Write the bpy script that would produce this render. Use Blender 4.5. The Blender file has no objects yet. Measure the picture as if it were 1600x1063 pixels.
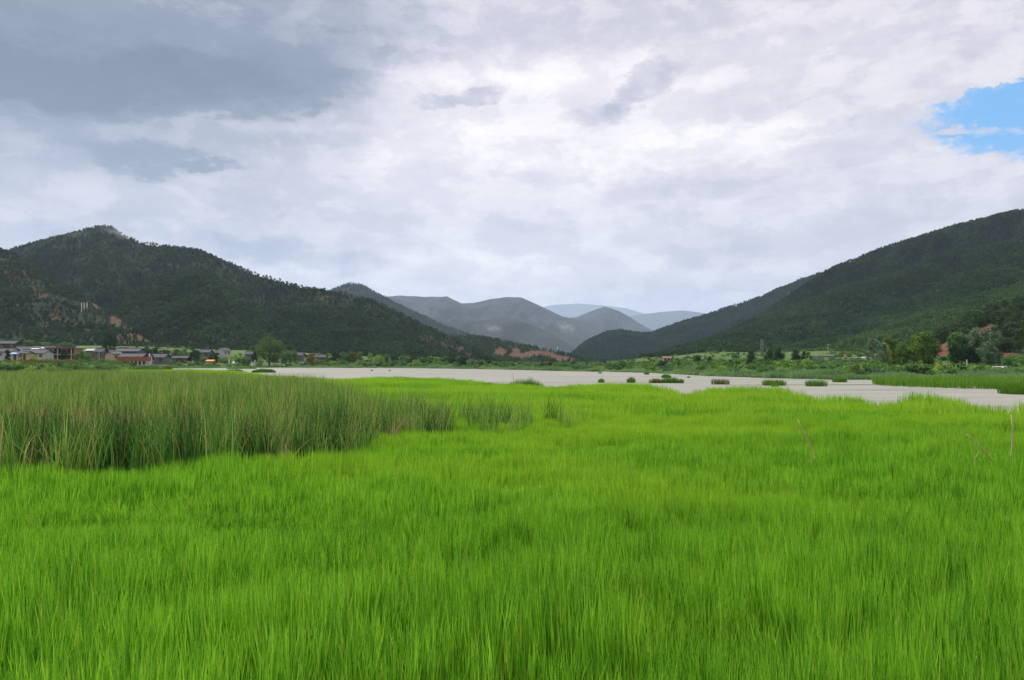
import bpy, math, random
import numpy as np

random.seed(7)
RNG = np.random.default_rng(11)
SC = bpy.context.scene
COL = SC.collection
R = math.radians

# ------------------------------------------------------------------ camera
F = 1067.0                    # focal length in pixels of the 1600 px wide frame
CAM_Z = 2.3
HORIZON = 567.0
PITCH = math.atan((HORIZON - 531.5) / F)
cam_data = bpy.data.cameras.new('camera')
cam_data.sensor_width = 36.0
cam_data.lens = 36.0 * F / 1600.0
cam_data.clip_start = 0.1
cam_data.clip_end = 40000.0
cam = bpy.data.objects.new('camera', cam_data)
COL.objects.link(cam)
cam.location = (0, 0, CAM_Z)
cam.rotation_euler = (R(90) + PITCH, 0, 0)
SC.camera = cam

# ------------------------------------------------------------------ exposure
SC.view_settings.view_transform = 'Standard'
SC.view_settings.look = 'None'
SC.view_settings.exposure = 0.35
SC.view_settings.gamma = 1.0
SC.view_settings.use_curve_mapping = False
SC.cycles.use_denoising = True
SC.cycles.denoising_prefilter = 'NONE'
SC.cycles.max_bounces = 7
SC.cycles.diffuse_bounces = 3
SC.cycles.transmission_bounces = 4
SC.cycles.volume_bounces = 1
SC.cycles.transparent_max_bounces = 8

# ------------------------------------------------------------------ sun
SUN_EL, SUN_AZ = 57.0, -38.0         # degrees; azimuth from straight ahead (+Y) towards +X
sun_data = bpy.data.lights.new('sun', 'SUN')
sun_data.energy = 4.6
sun_data.angle = R(12)
sun_data.color = (1.0, 0.96, 0.88)
sun = bpy.data.objects.new('sun', sun_data)
COL.objects.link(sun)
_d = (math.sin(R(SUN_AZ)) * math.cos(R(SUN_EL)), math.cos(R(SUN_AZ)) * math.cos(R(SUN_EL)), math.sin(R(SUN_EL)))
from mathutils import Vector, Matrix
sun.rotation_euler = Vector(_d).to_track_quat('Z', 'Y').to_euler()
sun.location = (0, 0, 60)


def ray(px, py):
    x = (px - 800.0) / F
    y = -(py - 531.5) / F
    cp, sp = math.cos(PITCH), math.sin(PITCH)
    return np.array([x, cp - y * sp, sp + y * cp])


def at(px, py, Y):
    """World point seen at photo pixel (px, py) at forward distance Y."""
    d = ray(px, py)
    return d * (Y / d[1]) + np.array([0, 0, CAM_Z])


# ------------------------------------------------------------------ node maths
class Ex:
    nt = None

    def __init__(s, v): s.v = v

    @staticmethod
    def op(op, *a):
        n = Ex.nt.nodes.new('ShaderNodeMath'); n.operation = op
        for i, x in enumerate(a):
            if isinstance(x, Ex): Ex.nt.links.new(x.v, n.inputs[i])
            else: n.inputs[i].default_value = x
        return Ex(n.outputs[0])

    def __add__(s, o): return Ex.op('ADD', s, o)
    __radd__ = __add__
    def __sub__(s, o): return Ex.op('SUBTRACT', s, o)
    def __rsub__(s, o): return Ex.op('SUBTRACT', o, s)
    def __mul__(s, o): return Ex.op('MULTIPLY', s, o)
    __rmul__ = __mul__
    def __truediv__(s, o): return Ex.op('DIVIDE', s, o)


def vec(x, y, z=0.0):
    n = Ex.nt.nodes.new('ShaderNodeCombineXYZ')
    for i, a in enumerate((x, y, z)):
        if isinstance(a, Ex): Ex.nt.links.new(a.v, n.inputs[i])
        else: n.inputs[i].default_value = a
    return Ex(n.outputs[0])


def noise(v, scale, detail=4.0, rough=0.55, dist=0.0):
    n = Ex.nt.nodes.new('ShaderNodeTexNoise')
    n.inputs['Scale'].default_value = scale
    n.inputs['Detail'].default_value = detail
    n.inputs['Roughness'].default_value = rough
    n.inputs['Distortion'].default_value = dist
    Ex.nt.links.new(v.v, n.inputs['Vector'])
    return Ex(n.outputs['Fac'])


def sstep(x, a, b):
    n = Ex.nt.nodes.new('ShaderNodeMapRange'); n.interpolation_type = 'SMOOTHSTEP'
    Ex.nt.links.new(x.v, n.inputs[0])
    n.inputs[1].default_value = a; n.inputs[2].default_value = b
    n.inputs[3].default_value = 0.0; n.inputs[4].default_value = 1.0
    return Ex(n.outputs[0])


def ramp(x, stops, interp='LINEAR'):
    n = Ex.nt.nodes.new('ShaderNodeValToRGB')
    cr = n.color_ramp; cr.interpolation = interp
    while len(cr.elements) < len(stops): cr.elements.new(0.5)
    for e, (p, c) in zip(cr.elements, stops):
        e.position = p; e.color = (*c, 1)
    Ex.nt.links.new(x.v, n.inputs[0])
    return Ex(n.outputs[0])


def mixc(f, a, b, blend='MIX'):
    n = Ex.nt.nodes.new('ShaderNodeMix'); n.data_type = 'RGBA'; n.blend_type = blend
    for s, x in ((n.inputs[0], f), (n.inputs[6], a), (n.inputs[7], b)):
        if isinstance(x, Ex): Ex.nt.links.new(x.v, s)
        elif isinstance(x, (int, float)): s.default_value = x
        else: s.default_value = (*x, 1)
    return Ex(n.outputs[2])


def attr(name):
    n = Ex.nt.nodes.new('ShaderNodeAttribute'); n.attribute_name = name
    return Ex(n.outputs['Fac'])


def lin(r, g, b):
    f = lambda c: c / 12.92 if c <= 0.04045 else ((c + 0.055) / 1.055) ** 2.4
    return (f(r / 255), f(g / 255), f(b / 255))


# ------------------------------------------------------------------ world: sky texture seen through a broken cloud deck
world = bpy.data.worlds.new('World')
SC.world = world
world.use_nodes = True
NT = world.node_tree
Ex.nt = NT
bg = NT.nodes['Background']
SKY_STRENGTH = 0.1
bg.inputs['Strength'].default_value = SKY_STRENGTH
skyt = NT.nodes.new('ShaderNodeTexSky')
skyt.sky_type = 'NISHITA'
skyt.sun_disc = False
skyt.sun_elevation = R(SUN_EL)
skyt.sun_rotation = R(SUN_AZ)
skyt.altitude = 2600
tc = NT.nodes.new('ShaderNodeTexCoord')
sx = NT.nodes.new('ShaderNodeSeparateXYZ')
NT.links.new(tc.outputs['Generated'], sx.inputs[0])
DX, DY, DZ = (Ex(sx.outputs[i]) for i in range(3))
AZ = Ex.op('ARCTAN2', DX, DY) * 57.2958
EL = Ex.op('ARCSINE', DZ) * 57.2958
up = Ex.op('MAXIMUM', DZ, 0.0)
PL = vec(DX / (up + 0.22), DY / (up + 0.22), 0.0)            # cloud deck plane
ANG = vec(AZ * 0.035, EL * 0.085, 0.3)                       # angular, stretched sideways
w1 = noise(ANG, 2.2, 6, 0.6)
w2 = noise(vec(AZ * 0.035, EL * 0.085, 7.7), 2.6, 6, 0.6)
w3 = noise(vec(AZ * 0.05, EL * 0.1, 3.1), 6.0, 7, 0.62)
w4 = noise(vec(AZ * 0.05, EL * 0.1, 5.5), 6.0, 7, 0.62)
AZW = AZ + (w1 - 0.5) * 7.0 + (w3 - 0.5) * 6.0
ELW = EL + (w2 - 0.5) * 3.6 + (w4 - 0.5) * 4.0


def azel(px, py):
    d = ray(px, py); d = d / np.linalg.norm(d)
    return math.degrees(math.atan2(d[0], d[1])), math.degrees(math.asin(d[2]))


def blob(px, py, wx, wy, soft=0.6, rot=0.0):
    """Soft elliptical patch of cloud about photo direction (px,py); half sizes in photo pixels."""
    a, e = azel(px, py)
    k = 57.3 / F * 0.9
    u = (AZW - a) * (1 / (wx * k)); v = (ELW - e) * (1 / (wy * k))
    if rot:
        c, s = math.cos(R(rot)), math.sin(R(rot))
        u0, v0 = u, v
        kx = wy / wx
        u = u0 * c + v0 * (s * kx); v = v0 * c - u0 * (s / kx)
    d2 = u * u + v * v
    return 1.0 - sstep(d2, (1 - soft) ** 2, (1 + soft * 0.6) ** 2)


n_big = noise(PL, 0.9, 7, 0.55, 0.3)
n_fine = noise(PL, 2.6, 9, 0.6, 0.4)
n_band = noise(vec(AZ * 0.02, EL * 0.16, 1.7), 3.0, 8, 0.6, 0.3)
n_puff = noise(vec(AZ * 0.06, EL * 0.12, 9.2), 3.4, 9, 0.58, 0.25)

n_pf2 = noise(vec(AZ * 0.06, EL * 0.10, 4.4), 8.0, 8, 0.6, 0.2)
B = 0.845 + (sstep(n_pf2, 0.48, 0.55) - 0.5) * 0.014 + (sstep(n_puff, 0.49, 0.535) - 0.5) * 0.022 + (n_big - 0.5) * 0.17 + (n_fine - 0.5) * 0.10 + (n_band - 0.5) * 0.14 + (n_puff - 0.5) * 0.15 + (sstep(n_puff, 0.44, 0.60) - 0.5) * 0.04 + (n_pf2 - 0.5) * 0.05
BLOBS = [   # photo position, half size, softness, tilt, change of brightness
    (20, 30, 500, 150, 0.85, 6, -0.26), (90, 90, 390, 66, 0.7, 8, -0.27), (170, 128, 320, 42, 0.65, 7, -0.22), (330, 40, 170, 30, 0.9, 12, 0.06), (60, -60, 500, 90, 0.8, 0, -0.10), (110, 125, 300, 46, 0.6, 8, -0.08),
    (60, 290, 420, 130, 0.9, 0, -0.13), (480, 190, 90, 60, 0.6, 0, -0.05),
    (700, 20, 420, 60, 0.8, 0, -0.06), (1150, 30, 500, 50, 0.8, 0, -0.05),
    (900, 180, 360, 105, 0.85, 0, 0.05), (1060, 238, 260, 26, 0.6, 3, 0.08), (760, 230, 130, 40, 0.6, 0, 0.05),
    (1000, 110, 280, 34, 0.7, 0, 0.03), (1180, 130, 120, 60, 0.7, 0, -0.03),
    (240, 246, 60, 24, 0.75, 0, -0.22), (330, 257, 44, 9, 0.8, 0, -0.18),
    (725, 152, 56, 12, 0.8, 12, -0.18), (1000, 138, 70, 20, 0.85, 24, -0.18), (932, 180, 46, 12, 0.95, 0, -0.11),
    (1290, 196, 60, 9, 0.6, 8, -0.09), (1530, 58, 40, 22, 0.7, 0, -0.10),
    (1180, 292, 200, 20, 0.7, 0, -0.06), (1110, 385, 70, 36, 0.7, 0, -0.08), (1400, 350, 230, 26, 0.7, 8, -0.06),
    (430, 396, 180, 22, 0.7, -4, -0.11), (250, 400, 150, 40, 0.8, 0, -0.05), (650, 345, 250, 16, 0.7, 0, -0.04),
    (700, 400, 110, 20, 0.6, 0, 0.05), (820, 420, 90, 22, 0.6, 0, 0.05), (950, 430, 150, 14, 0.6, 0, 0.03),
    (1000, 462, 220, 10, 0.7, 0, -0.06), (100, 358, 26, 16, 0.8, 0, -0.03),
]
for (px, py, wx, wy, so, ro, am) in BLOBS:
    B = B + blob(px, py, wx, wy, so, ro) * am
S = lambda v: lin(*v)
cloud = ramp(B, [(0.0, S((92, 104, 120))), (0.45, S((126, 138, 155))), (0.62, S((168, 174, 190))), (0.76, S((206, 204, 217))),
                 (0.88, S((231, 228, 235))), (1.0, S((254, 252, 250)))])
hole = blob(1632, 168, 140, 52, 0.55, 0) * 1.2 - blob(1490, 138, 105, 10, 0.7, 6) * 1.2 - blob(1545, 200, 50, 7, 0.8, -8) * 0.5
hole = hole + (n_fine - 0.5) * 1.1 + (n_puff - 0.5) * 0.8
hole = sstep(hole + (n_pf2 - 0.5) * 1.3, 0.28, 1.0) * 0.94
veil = mixc(0.6, skyt.outputs[0] and Ex(skyt.outputs[0]), tuple(c / SKY_STRENGTH for c in S((60, 165, 225))))
veil = mixc(1.0, veil, (0.6, 1.05, 1.15), 'MULTIPLY')
n = NT.nodes.new('ShaderNodeVectorMath'); n.operation = 'SCALE'
NT.links.new(mixc(1.0, cloud, (1.035, 1.0, 0.975), 'MULTIPLY').v, n.inputs[0]); n.inputs['Scale'].default_value = 0.84 / SKY_STRENGTH
final = mixc(hole, Ex(n.outputs[0]), veil)
NT.links.new(final.v, bg.inputs['Color'])
world.cycles.sampling_method = 'MANUAL'
world.cycles.sample_map_resolution = 512

# ------------------------------------------------------------------ helpers
def tag(o, label=None, cat=None, group=None, kind=None):
    for k, v in (('label', label), ('category', cat), ('group', group), ('kind', kind)):
        if v: o[k] = v
    return o


def link(name, me, mat=None, parent=None, loc=None):
    o = bpy.data.objects.new(name, me)
    if mat is not None and me is not None and not me.materials: me.materials.append(mat)
    COL.objects.link(o)
    if parent is not None: o.parent = parent
    if loc is not None: o.location = loc
    return o


def empty(name, loc, rz=0.0):
    o = bpy.data.objects.new(name, None)
    COL.objects.link(o)
    o.location = loc; o.rotation_euler = (0, 0, rz); o.empty_display_size = 0.2
    return o


def mesh_np(name, verts, faces, attrs=None, smooth=False, mat=None, midx=None):
    """faces: (n,3) or (n,4) int array."""
    verts = np.asarray(verts, np.float32); faces = np.asarray(faces, np.int32)
    me = bpy.data.meshes.new(name)
    k = faces.shape[1]
    me.vertices.add(len(verts)); me.vertices.foreach_set('co', verts.ravel())
    me.loops.add(faces.size); me.loops.foreach_set('vertex_index', faces.ravel())
    me.polygons.add(len(faces))
    me.polygons.foreach_set('loop_start', np.arange(0, faces.size, k, dtype=np.int32))
    me.polygons.foreach_set('loop_total', np.full(len(faces), k, np.int32))
    if midx is not None: me.polygons.foreach_set('material_index', np.asarray(midx, np.int32))
    me.update(calc_edges=True)
    me.polygons.foreach_set('use_smooth', np.full(len(faces), smooth))
    for an, av in (attrs or {}).items():
        a = me.attributes.new(an, 'FLOAT', 'POINT'); a.data.foreach_set('value', np.asarray(av, np.float32))
    if mat is not None: me.materials.append(mat)
    return me


def hash2(ix, iy, seed):
    h = (ix.astype(np.int64) * 374761393 + iy.astype(np.int64) * 668265263 + seed * 974634721) & 0x7fffffff
    h = ((h ^ (h >> 13)) * 1274126177) & 0x7fffffff
    return ((h ^ (h >> 16)) & 0xffff) / 65535.0


def vnoise(x, y, seed=0):
    ix, iy = np.floor(x), np.floor(y)
    fx, fy = x - ix, y - iy
    fx = fx * fx * (3 - 2 * fx); fy = fy * fy * (3 - 2 * fy)
    a = hash2(ix, iy, seed); b = hash2(ix + 1, iy, seed); c = hash2(ix, iy + 1, seed); d = hash2(ix + 1, iy + 1, seed)
    return (a * (1 - fx) + b * fx) * (1 - fy) + (c * (1 - fx) + d * fx) * fy


def fbm(x, y, oct=4, seed=0):
    x = np.asarray(x, float); y = np.asarray(y, float)
    s = 0; a = 0.5; t = 0
    for i in range(oct):
        s = s + a * vnoise(x * 2 ** i + 17.3 * i, y * 2 ** i - 9.1 * i, seed + i); t += a; a *= 0.55
    return s / t


def lerp_tab(tab, x, k=1):
    tab = sorted(tab)
    return np.interp(x, [t[0] for t in tab], [t[k] for t in tab])


def px_of(X, Y): return 800 + F * X / Y


def py_of(Y, Z): return HORIZON - F * (np.asarray(Z) - CAM_Z) / Y      # small-pitch approximation, good to a pixel near the axis


# ------------------------------------------------------------------ materials
def new_mat(name):
    m = bpy.data.materials.new(name); m.use_nodes = True
    Ex.nt = m.node_tree
    return m, m.node_tree, m.node_tree.nodes['Principled BSDF']


def pos():
    n = Ex.nt.nodes.new('ShaderNodeNewGeometry'); return Ex(n.outputs['Position'])


def objpos():
    n = Ex.nt.nodes.new('ShaderNodeTexCoord'); return Ex(n.outputs['Object'])


def scaled(v, sx_, sy_, sz_):
    n = Ex.nt.nodes.new('ShaderNodeVectorMath'); n.operation = 'MULTIPLY'
    Ex.nt.links.new(v.v, n.inputs[0]); n.inputs[1].default_value = (sx_, sy_, sz_)
    return Ex(n.outputs[0])


def set_in(b, sock, x):
    if isinstance(x, Ex): Ex.nt.links.new(x.v, b.inputs[sock])
    else: b.inputs[sock].default_value = (*x, 1) if isinstance(x, tuple) and len(x) == 3 else x


def bump(b, h, strength, dist):
    n = Ex.nt.nodes.new('ShaderNodeBump'); n.inputs['Strength'].default_value = strength; n.inputs['Distance'].default_value = dist
    Ex.nt.links.new(h.v, n.inputs['Height']); Ex.nt.links.new(n.outputs[0], b.inputs['Normal'])


def plain(name, c, rough=0.8, var=0.18, scale=3.0, spec=0.3):
    m, nt, b = new_mat(name)
    f = noise(objpos(), scale, 5, 0.6)
    c2 = tuple(x * (1 - var) for x in c); c1 = tuple(min(1, x * (1 + var)) for x in c)
    set_in(b, 'Base Color', mixc(f, c2, c1)); set_in(b, 'Roughness', rough); set_in(b, 'Specular IOR Level', spec)
    return m


def sep_y():
    n = Ex.nt.nodes.new('ShaderNodeSeparateXYZ'); Ex.nt.links.new(pos().v, n.inputs[0]); return Ex(n.outputs[1])


def leaf_mat(name, dark, mid, light, trans=0.3, odd=None, odd_at=0.94, wscale=0.15, wamt=0.35, patch=None, spec=0.06, rough=0.7, yfar=None):
    """Foliage: colour by a per-leaf random 'rnd' plus slow drift over the ground; part of the light passes through."""
    m, nt, b = new_mat(name)
    r = attr('rnd')
    oi = nt.nodes.new('ShaderNodeObjectInfo')
    w = noise(pos(), wscale, 4, 0.6)
    f = r * 0.75 + (w - 0.5) * wamt + Ex(oi.outputs['Random']) * 0.25
    c = ramp(f, [(0.05, dark), (0.5, mid), (0.95, light)])
    if patch is not None:
        col, scl, lo, hi, amt = patch
        w2_ = noise(scaled(pos(), 0.45, 1.0, 0.0), scl, 4, 0.6)
        if yfar: w2_ = w2_ + (sstep(Ex(sep_y().v), yfar[0], yfar[1]) - 0.5) * 0.16
        c = mixc(sstep(w2_, lo, hi) * amt, c, col)
    if odd is not None:
        c = mixc(sstep(r, odd_at - 0.003, odd_at + 0.003), c, odd)
    set_in(b, 'Base Color', c); set_in(b, 'Roughness', rough); set_in(b, 'Specular IOR Level', spec)
    tr = nt.nodes.new('ShaderNodeBsdfTranslucent')
    nt.links.new(c.v, tr.inputs['Color'])
    mx = nt.nodes.new('ShaderNodeMixShader'); mx.inputs[0].default_value = trans
    nt.links.new(b.outputs[0], mx.inputs[1]); nt.links.new(tr.outputs[0], mx.inputs[2])
    nt.links.new(mx.outputs[0], nt.nodes['Material Output'].inputs['Surface'])
    return m


def hill_mat(name, g1, g2, soil, rough_scale=0.05, bump_d=4.0):
    m, nt, b = new_mat(name)
    p = pos()
    f = noise(p, rough_scale, 6, 0.65); f2 = noise(p, rough_scale * 6, 4, 0.6)
    c = mixc(sstep(f * 0.6 + f2 * 0.4, 0.35, 0.65), g1, g2)
    s2 = noise(p, 0.11, 5, 0.7)
    so = attr('soil') * 1.25 + (s2 - 0.5) * 1.1 * Ex.op('GREATER_THAN', attr('soil'), 0.05)
    c = mixc(sstep(so, 0.35, 0.75), c, mixc(f2, tuple(x * 0.75 for x in soil), soil))
    c = mixc(sstep(attr('field'), 0.3, 0.6), c, mixc(sstep(noise(p, 0.35, 5, 0.6), 0.4, 0.6), (0.05, 0.10, 0.025), (0.09, 0.135, 0.035)))
    set_in(b, 'Base Color', c); set_in(b, 'Roughness', 0.95); set_in(b, 'Specular IOR Level', 0.1)
    bump(b, f2, 0.8, bump_d)
    return m


M = {}
M['bed'] = plain('lake_mud', (0.06, 0.055, 0.04))
M['mud'] = plain('meadow_mud', (0.035, 0.05, 0.018), 0.9, 0.4, 2.0)
M['hill_left'] = hill_mat('left_hill_ground', (0.013, 0.027, 0.011), (0.03, 0.034, 0.016), (0.10, 0.056, 0.032))
M['hill_right'] = hill_mat('right_hill_ground', (0.014, 0.032, 0.013), (0.024, 0.048, 0.018), (0.15, 0.06, 0.038))
M['hill_far'] = hill_mat('far_hill_ground', (0.013, 0.027, 0.028), (0.04, 0.045, 0.042), (0.2, 0.09, 0.05), 0.012, 14.0)  # blue of the distance haze is partly put into this ground colour
M['land'] = hill_mat('lowland_ground', (0.04, 0.085, 0.022), (0.08, 0.12, 0.035), (0.14, 0.08, 0.045), 0.08, 0.4)

# ------------------------------------------------------------------ lake bed and water
bed = link('lake_bed', mesh_np('lake_bed', [(-20000, -600, -0.7), (20000, -600, -0.7), (20000, 26000, -0.7), (-20000, 26000, -0.7)], [(0, 1, 2, 3)]), M['bed'])
tag(bed, 'muddy bottom under the lake and the whole valley', 'lake bed', kind='structure')

m, nt, b = new_mat('lake_water')
p = scaled(pos(), 0.16, 1.0, 1.0)
a1 = noise(p, 0.55, 7, 0.62, 0.6); a2 = noise(p, 0.09, 5, 0.6, 1.0); a3 = noise(pos(), 9.0, 4, 0.6); a4 = noise(scaled(pos(), 0.05, 1, 1), 0.22, 6, 0.6, 0.5)
scum = mixc(sstep(a1, 0.3, 0.7), (0.19, 0.19, 0.172), (0.255, 0.25, 0.225))
scum = mixc(sstep(a3, 0.35, 0.75) * 0.35, scum, (0.20, 0.21, 0.14))
openw = sstep(a2 * 0.35 + a4 * 0.5 + a1 * 0.15, 0.53, 0.62)
set_in(b, 'Base Color', mixc(openw, scum, (0.05, 0.06, 0.055)))
set_in(b, 'Roughness', 0.75 - openw * 0.6); set_in(b, 'Specular IOR Level', 0.12)
bump(b, a3 * 0.6 + a1, 0.25, 0.05)
water = link('lake_water', mesh_np('lake_water', [(-3000, -300, 0), (3000, -300, 0), (3000, 1500, 0), (-3000, 1500, 0)], [(0, 1, 2, 3)]), m)
tag(water, 'pale water covered by a film of beige floating weed', 'lake', kind='structure')

# ------------------------------------------------------------------ lowland beyond the lake
#        px    shore  Ymid  Zmid  Yfoot Zfoot
LAND = [(-700, 90, 260, 1.6, 430, 14), (0, 95, 290, 2.2, 420, 13), (170, 105, 290, 2.0, 420, 13), (215, 240, 300, 1.9, 425, 12.5), (250, 270, 310, 1.9, 430, 12),
        (430, 318, 340, 1.6, 470, 10), (500, 308, 340, 1.4, 520, 10), (640, 290, 330, 1.2, 560, 5), (760, 240, 300, 1.0, 600, 2.5),
        (860, 196, 300, 0.9, 700, 2.0), (945, 172, 300, 1.0, 640, 3.0), (1000, 160, 290, 1.4, 520, 5.5), (1110, 118, 260, 1.8, 430, 9),
        (1200, 103, 240, 1.9, 400, 8.5), (1290, 96, 220, 1.8, 380, 9.0), (1360, 94, 190, 1.4, 340, 7), (1480, 92, 170, .7, 250, 4),
        (1600, 90, 170, .6, 240, 5), (2300, 80, 170, .8, 240, 6)]


def shore(px): return lerp_tab(LAND, px, 1)


def land_z(px, Y):
    px = np.asarray(px, float); Y = np.asarray(Y, float)
    s, ym, zm, yf, zf = (lerp_tab(LAND, px, i) for i in range(1, 6))
    z1 = -0.35 + 0.75 * np.clip((Y - s) / 6.0, 0, 1)
    t1 = np.clip((Y - s - 6) / np.maximum(ym - s - 6, 1), 0, 1)
    z2 = z1 + (zm - 0.4) * t1
    t2 = np.clip((Y - ym) / np.maximum(yf - ym, 1), 0, 1)
    z = z2 + (zf - zm) * t2
    X = (px - 800) / F * Y
    return z + (fbm(X * 0.03, Y * 0.03, 3, 40) - 0.5) * 1.0 * np.clip((Y - s - 4) / 60, 0, 1)


def land_at(px, Y):
    X = (px - 800) / F * Y
    return float(X), float(Y), float(land_z(px, Y))


def grid_faces(nu, nv):
    i = np.arange((nu - 1) * (nv - 1)); u = i % (nu - 1); v = i // (nu - 1)
    a = v * nu + u
    return np.stack([a, a + 1, a + nu + 1, a + nu], 1)


def bl(px, py, cx, cy, wx, wy, tilt=0.0):
    u = px - cx; v = py - cy - tilt * u
    return np.clip(1.5 - np.sqrt((u / wx) ** 2 + (v / wy) ** 2), 0, 1)


nu, nv = 520, 120
pxs = np.linspace(-700, 2300, nu)
vv = np.linspace(0, 1, nv)
PX = np.broadcast_to(pxs, (nv, nu)); s = shore(pxs)[None, :]
YY = np.where(vv[:, None] < 0.75, s - 3 + (620 - s) * (vv[:, None] / 0.75) ** 1.5, 620 + (21000 - 620) * ((vv[:, None] - 0.75) / 0.25) ** 2)
s_jit = (fbm(pxs / 14.0, pxs * 0 + 3.3, 3, 5)[None, :] - 0.5) * 10 * np.clip(1 - vv[:, None] * 4, 0, 1)
YY = YY + s_jit * (s / 250)
ZZ = land_z(PX, YY - s_jit * (s / 250))
XX = (PX - 800) / F * YY
PYp = py_of(YY, ZZ)
field = np.zeros_like(PX)
for (cx, cy, wx, wy, ti) in [(380, 551, 60, 3.5, 0.06), (345, 545, 45, 2.5, 0.05), (140, 543, 45, 4, 0.0), (215, 549, 30, 3, 0.05), (470, 549, 25, 4, -.02), (505, 548, 20, 5, 0),
                              (1265, 550, 36, 6, -0.15), (1135, 551, 45, 2.0, -0.16), (320, 549, 30, 2, 0)]:
    field = np.maximum(field, bl(PX, PYp, cx, cy, wx, wy, ti))
soil = np.zeros_like(PX)
for (cx, cy, wx, wy, ti) in [(250, 541, 30, 2.0, 0.15), (330, 541, 22, 1.2, 0.05), (1330, 553, 30, 2.0, -0.2), (160, 541, 30, 1.5, 0), (390, 555, 40, .8, 0.06)]:
    soil = np.maximum(soil, bl(PX, PYp, cx, cy, wx, wy, ti))
me = mesh_np('lowland', np.stack([XX, YY, ZZ], -1).reshape(-1, 3), grid_faces(nu, nv), {'soil': soil.ravel(), 'field': field.ravel()}, True)
land = link('valley_ground', me, M['land'])
tag(land, 'low valley ground with fields between the lake and the hills', 'ground', kind='structure')


# ------------------------------------------------------------------ hills: heightfields at their own distances
HILLS = {}


def hill(name, sky, crest, foot, mat, nu, nv, label, back=500, back_drop=0.35, amp=0.12, gscale=90.0, power=1.25, soils=(), zfoot=None, rough=0.0, seed=1, foldtilt=0.0):
    pxs = np.linspace(sky[0][0], sky[-1][0], nu)
    py = lerp_tab(sky, pxs)
    py = py + (fbm(pxs / 9.0, pxs * 0, 3, seed + 9) - 0.5) * rough
    Yc = lerp_tab(crest, pxs); Yf = lerp_tab(foot, pxs)
    Yc = np.maximum(Yc, Yf + 30)
    # exact crest height from the ray through the skyline pixel
    zc = np.array([at(a, b_, c_)[2] for a, b_, c_ in zip(pxs, py, Yc)])
    zf = land_z(pxs, Yf) - 2.0 if zfoot is None else np.full(nu, float(zfoot))
    zc = np.maximum(zc, zf + 0.5)
    nb = max(8, nv // 6)
    t = np.concatenate([np.linspace(0, 1, nv - nb) ** 0.9, 1 + np.linspace(0, 1, nb + 1)[1:]])
    T = t[:, None]
    Yr = np.where(T <= 1, Yf + (Yc - Yf) * np.minimum(T, 1), Yc + back * (T - 1))
    X = (pxs - 800) / F * Yr
    f = np.clip(T, 0, 1)
    prof = (f ** power) * 0.65 + 0.35 * f
    g1 = 1 - np.abs(2 * fbm((X + foldtilt * Yr) / gscale, Yr / (gscale * 2.6), 4, seed) - 1)       # ridged gullies running down the slope
    g2 = fbm(X / (gscale * .35), Yr / (gscale * 0.7), 3, seed + 5)
    win = np.sin(np.pi * np.clip(f, 0, 1)) ** 0.8
    H = (zc - zf)
    Z = zf + H * prof + (H * amp * ((g1 - 0.72) * 1.6) + np.minimum(H, 90) * amp * 0.5 * (g2 - 0.5)) * win
    # keep the slope under the line of sight to the crest so the skyline stays where it is
    lim = CAM_Z + (zc - CAM_Z) * (Yr / Yc) - (1 - f) * H * 0.02
    Z = np.where(T <= 1, np.minimum(Z, lim), zc - back_drop * (Yr - Yc) * (0.3 + 0.7 * np.clip(T - 1, 0, 1)))
    PXg = np.broadcast_to(pxs, Yr.shape); PYg = py_of(Yr, Z)
    so = np.zeros_like(Yr)
    for (cx, cy, wx, wy, ti, am) in soils: so = np.maximum(so, am * bl(PXg, PYg, cx, cy, wx, wy, ti))
    me = mesh_np(name, np.stack([X, Yr, Z], -1).reshape(-1, 3), grid_faces(nu, len(t)), {'soil': so.ravel(), 'field': (so * 0).ravel()}, True)
    o = link(name, me, mat)
    tag(o, label, 'hill', kind='structure')
    HILLS[o.name] = dict(pxs=pxs, t=t, X=X, Y=Yr, Z=Z, soil=so, py=py, Yc=Yc, zc=zc, nv_front=nv - nb)
    return o


SK_LEFT = [(-700, 470), (-400, 430), (-100, 412), (0, 394), (15, 391), (60, 378), (100, 370), (130, 361), (150, 357), (165, 355.5), (178, 360), (190, 371), (215, 381), (240, 385), (260, 387),
           (310, 394), (350, 412), (400, 431), (450, 446), (500, 456), (540, 463), (580, 474), (620, 491), (660, 511), (700, 529), (735, 548), (765, 562), (780, 570)]
hill('left_mountain', SK_LEFT, [(-700, 1200), (0, 1050), (300, 930), (500, 800), (780, 640)], [(-700, 640), (0, 640), (150, 640), (230, 700), (300, 730), (480, 680), (640, 615), (700, 600), (780, 610)],
     M['hill_left'], 420, 190, 'dark wooded mountain with a pointed top on the left', amp=0.46, gscale=150, seed=3, foldtilt=0.3,
     soils=[(505, 468, 9, 7, 0, .55), (390, 478, 14, 8, 0, .45), (512, 498, 7, 2, 0, .55), (503, 508, 8, 3, -.3, .55), (665, 535, 14, 9, .4, .45), (720, 545, 26, 9, .5, .5), (690, 538, 16, 6, .5, .4),
            (450, 520, 30, 8, .2, .4), (560, 520, 20, 5, .5, .42), (340, 545, 30, 3, 0, .5)])
SK_LF = [(-700, 300), (-300, 350), (-100, 374), (0, 392), (20, 400), (60, 425), (100, 450), (150, 477), (190, 500), (225, 522), (260, 545), (290, 560)]
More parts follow.
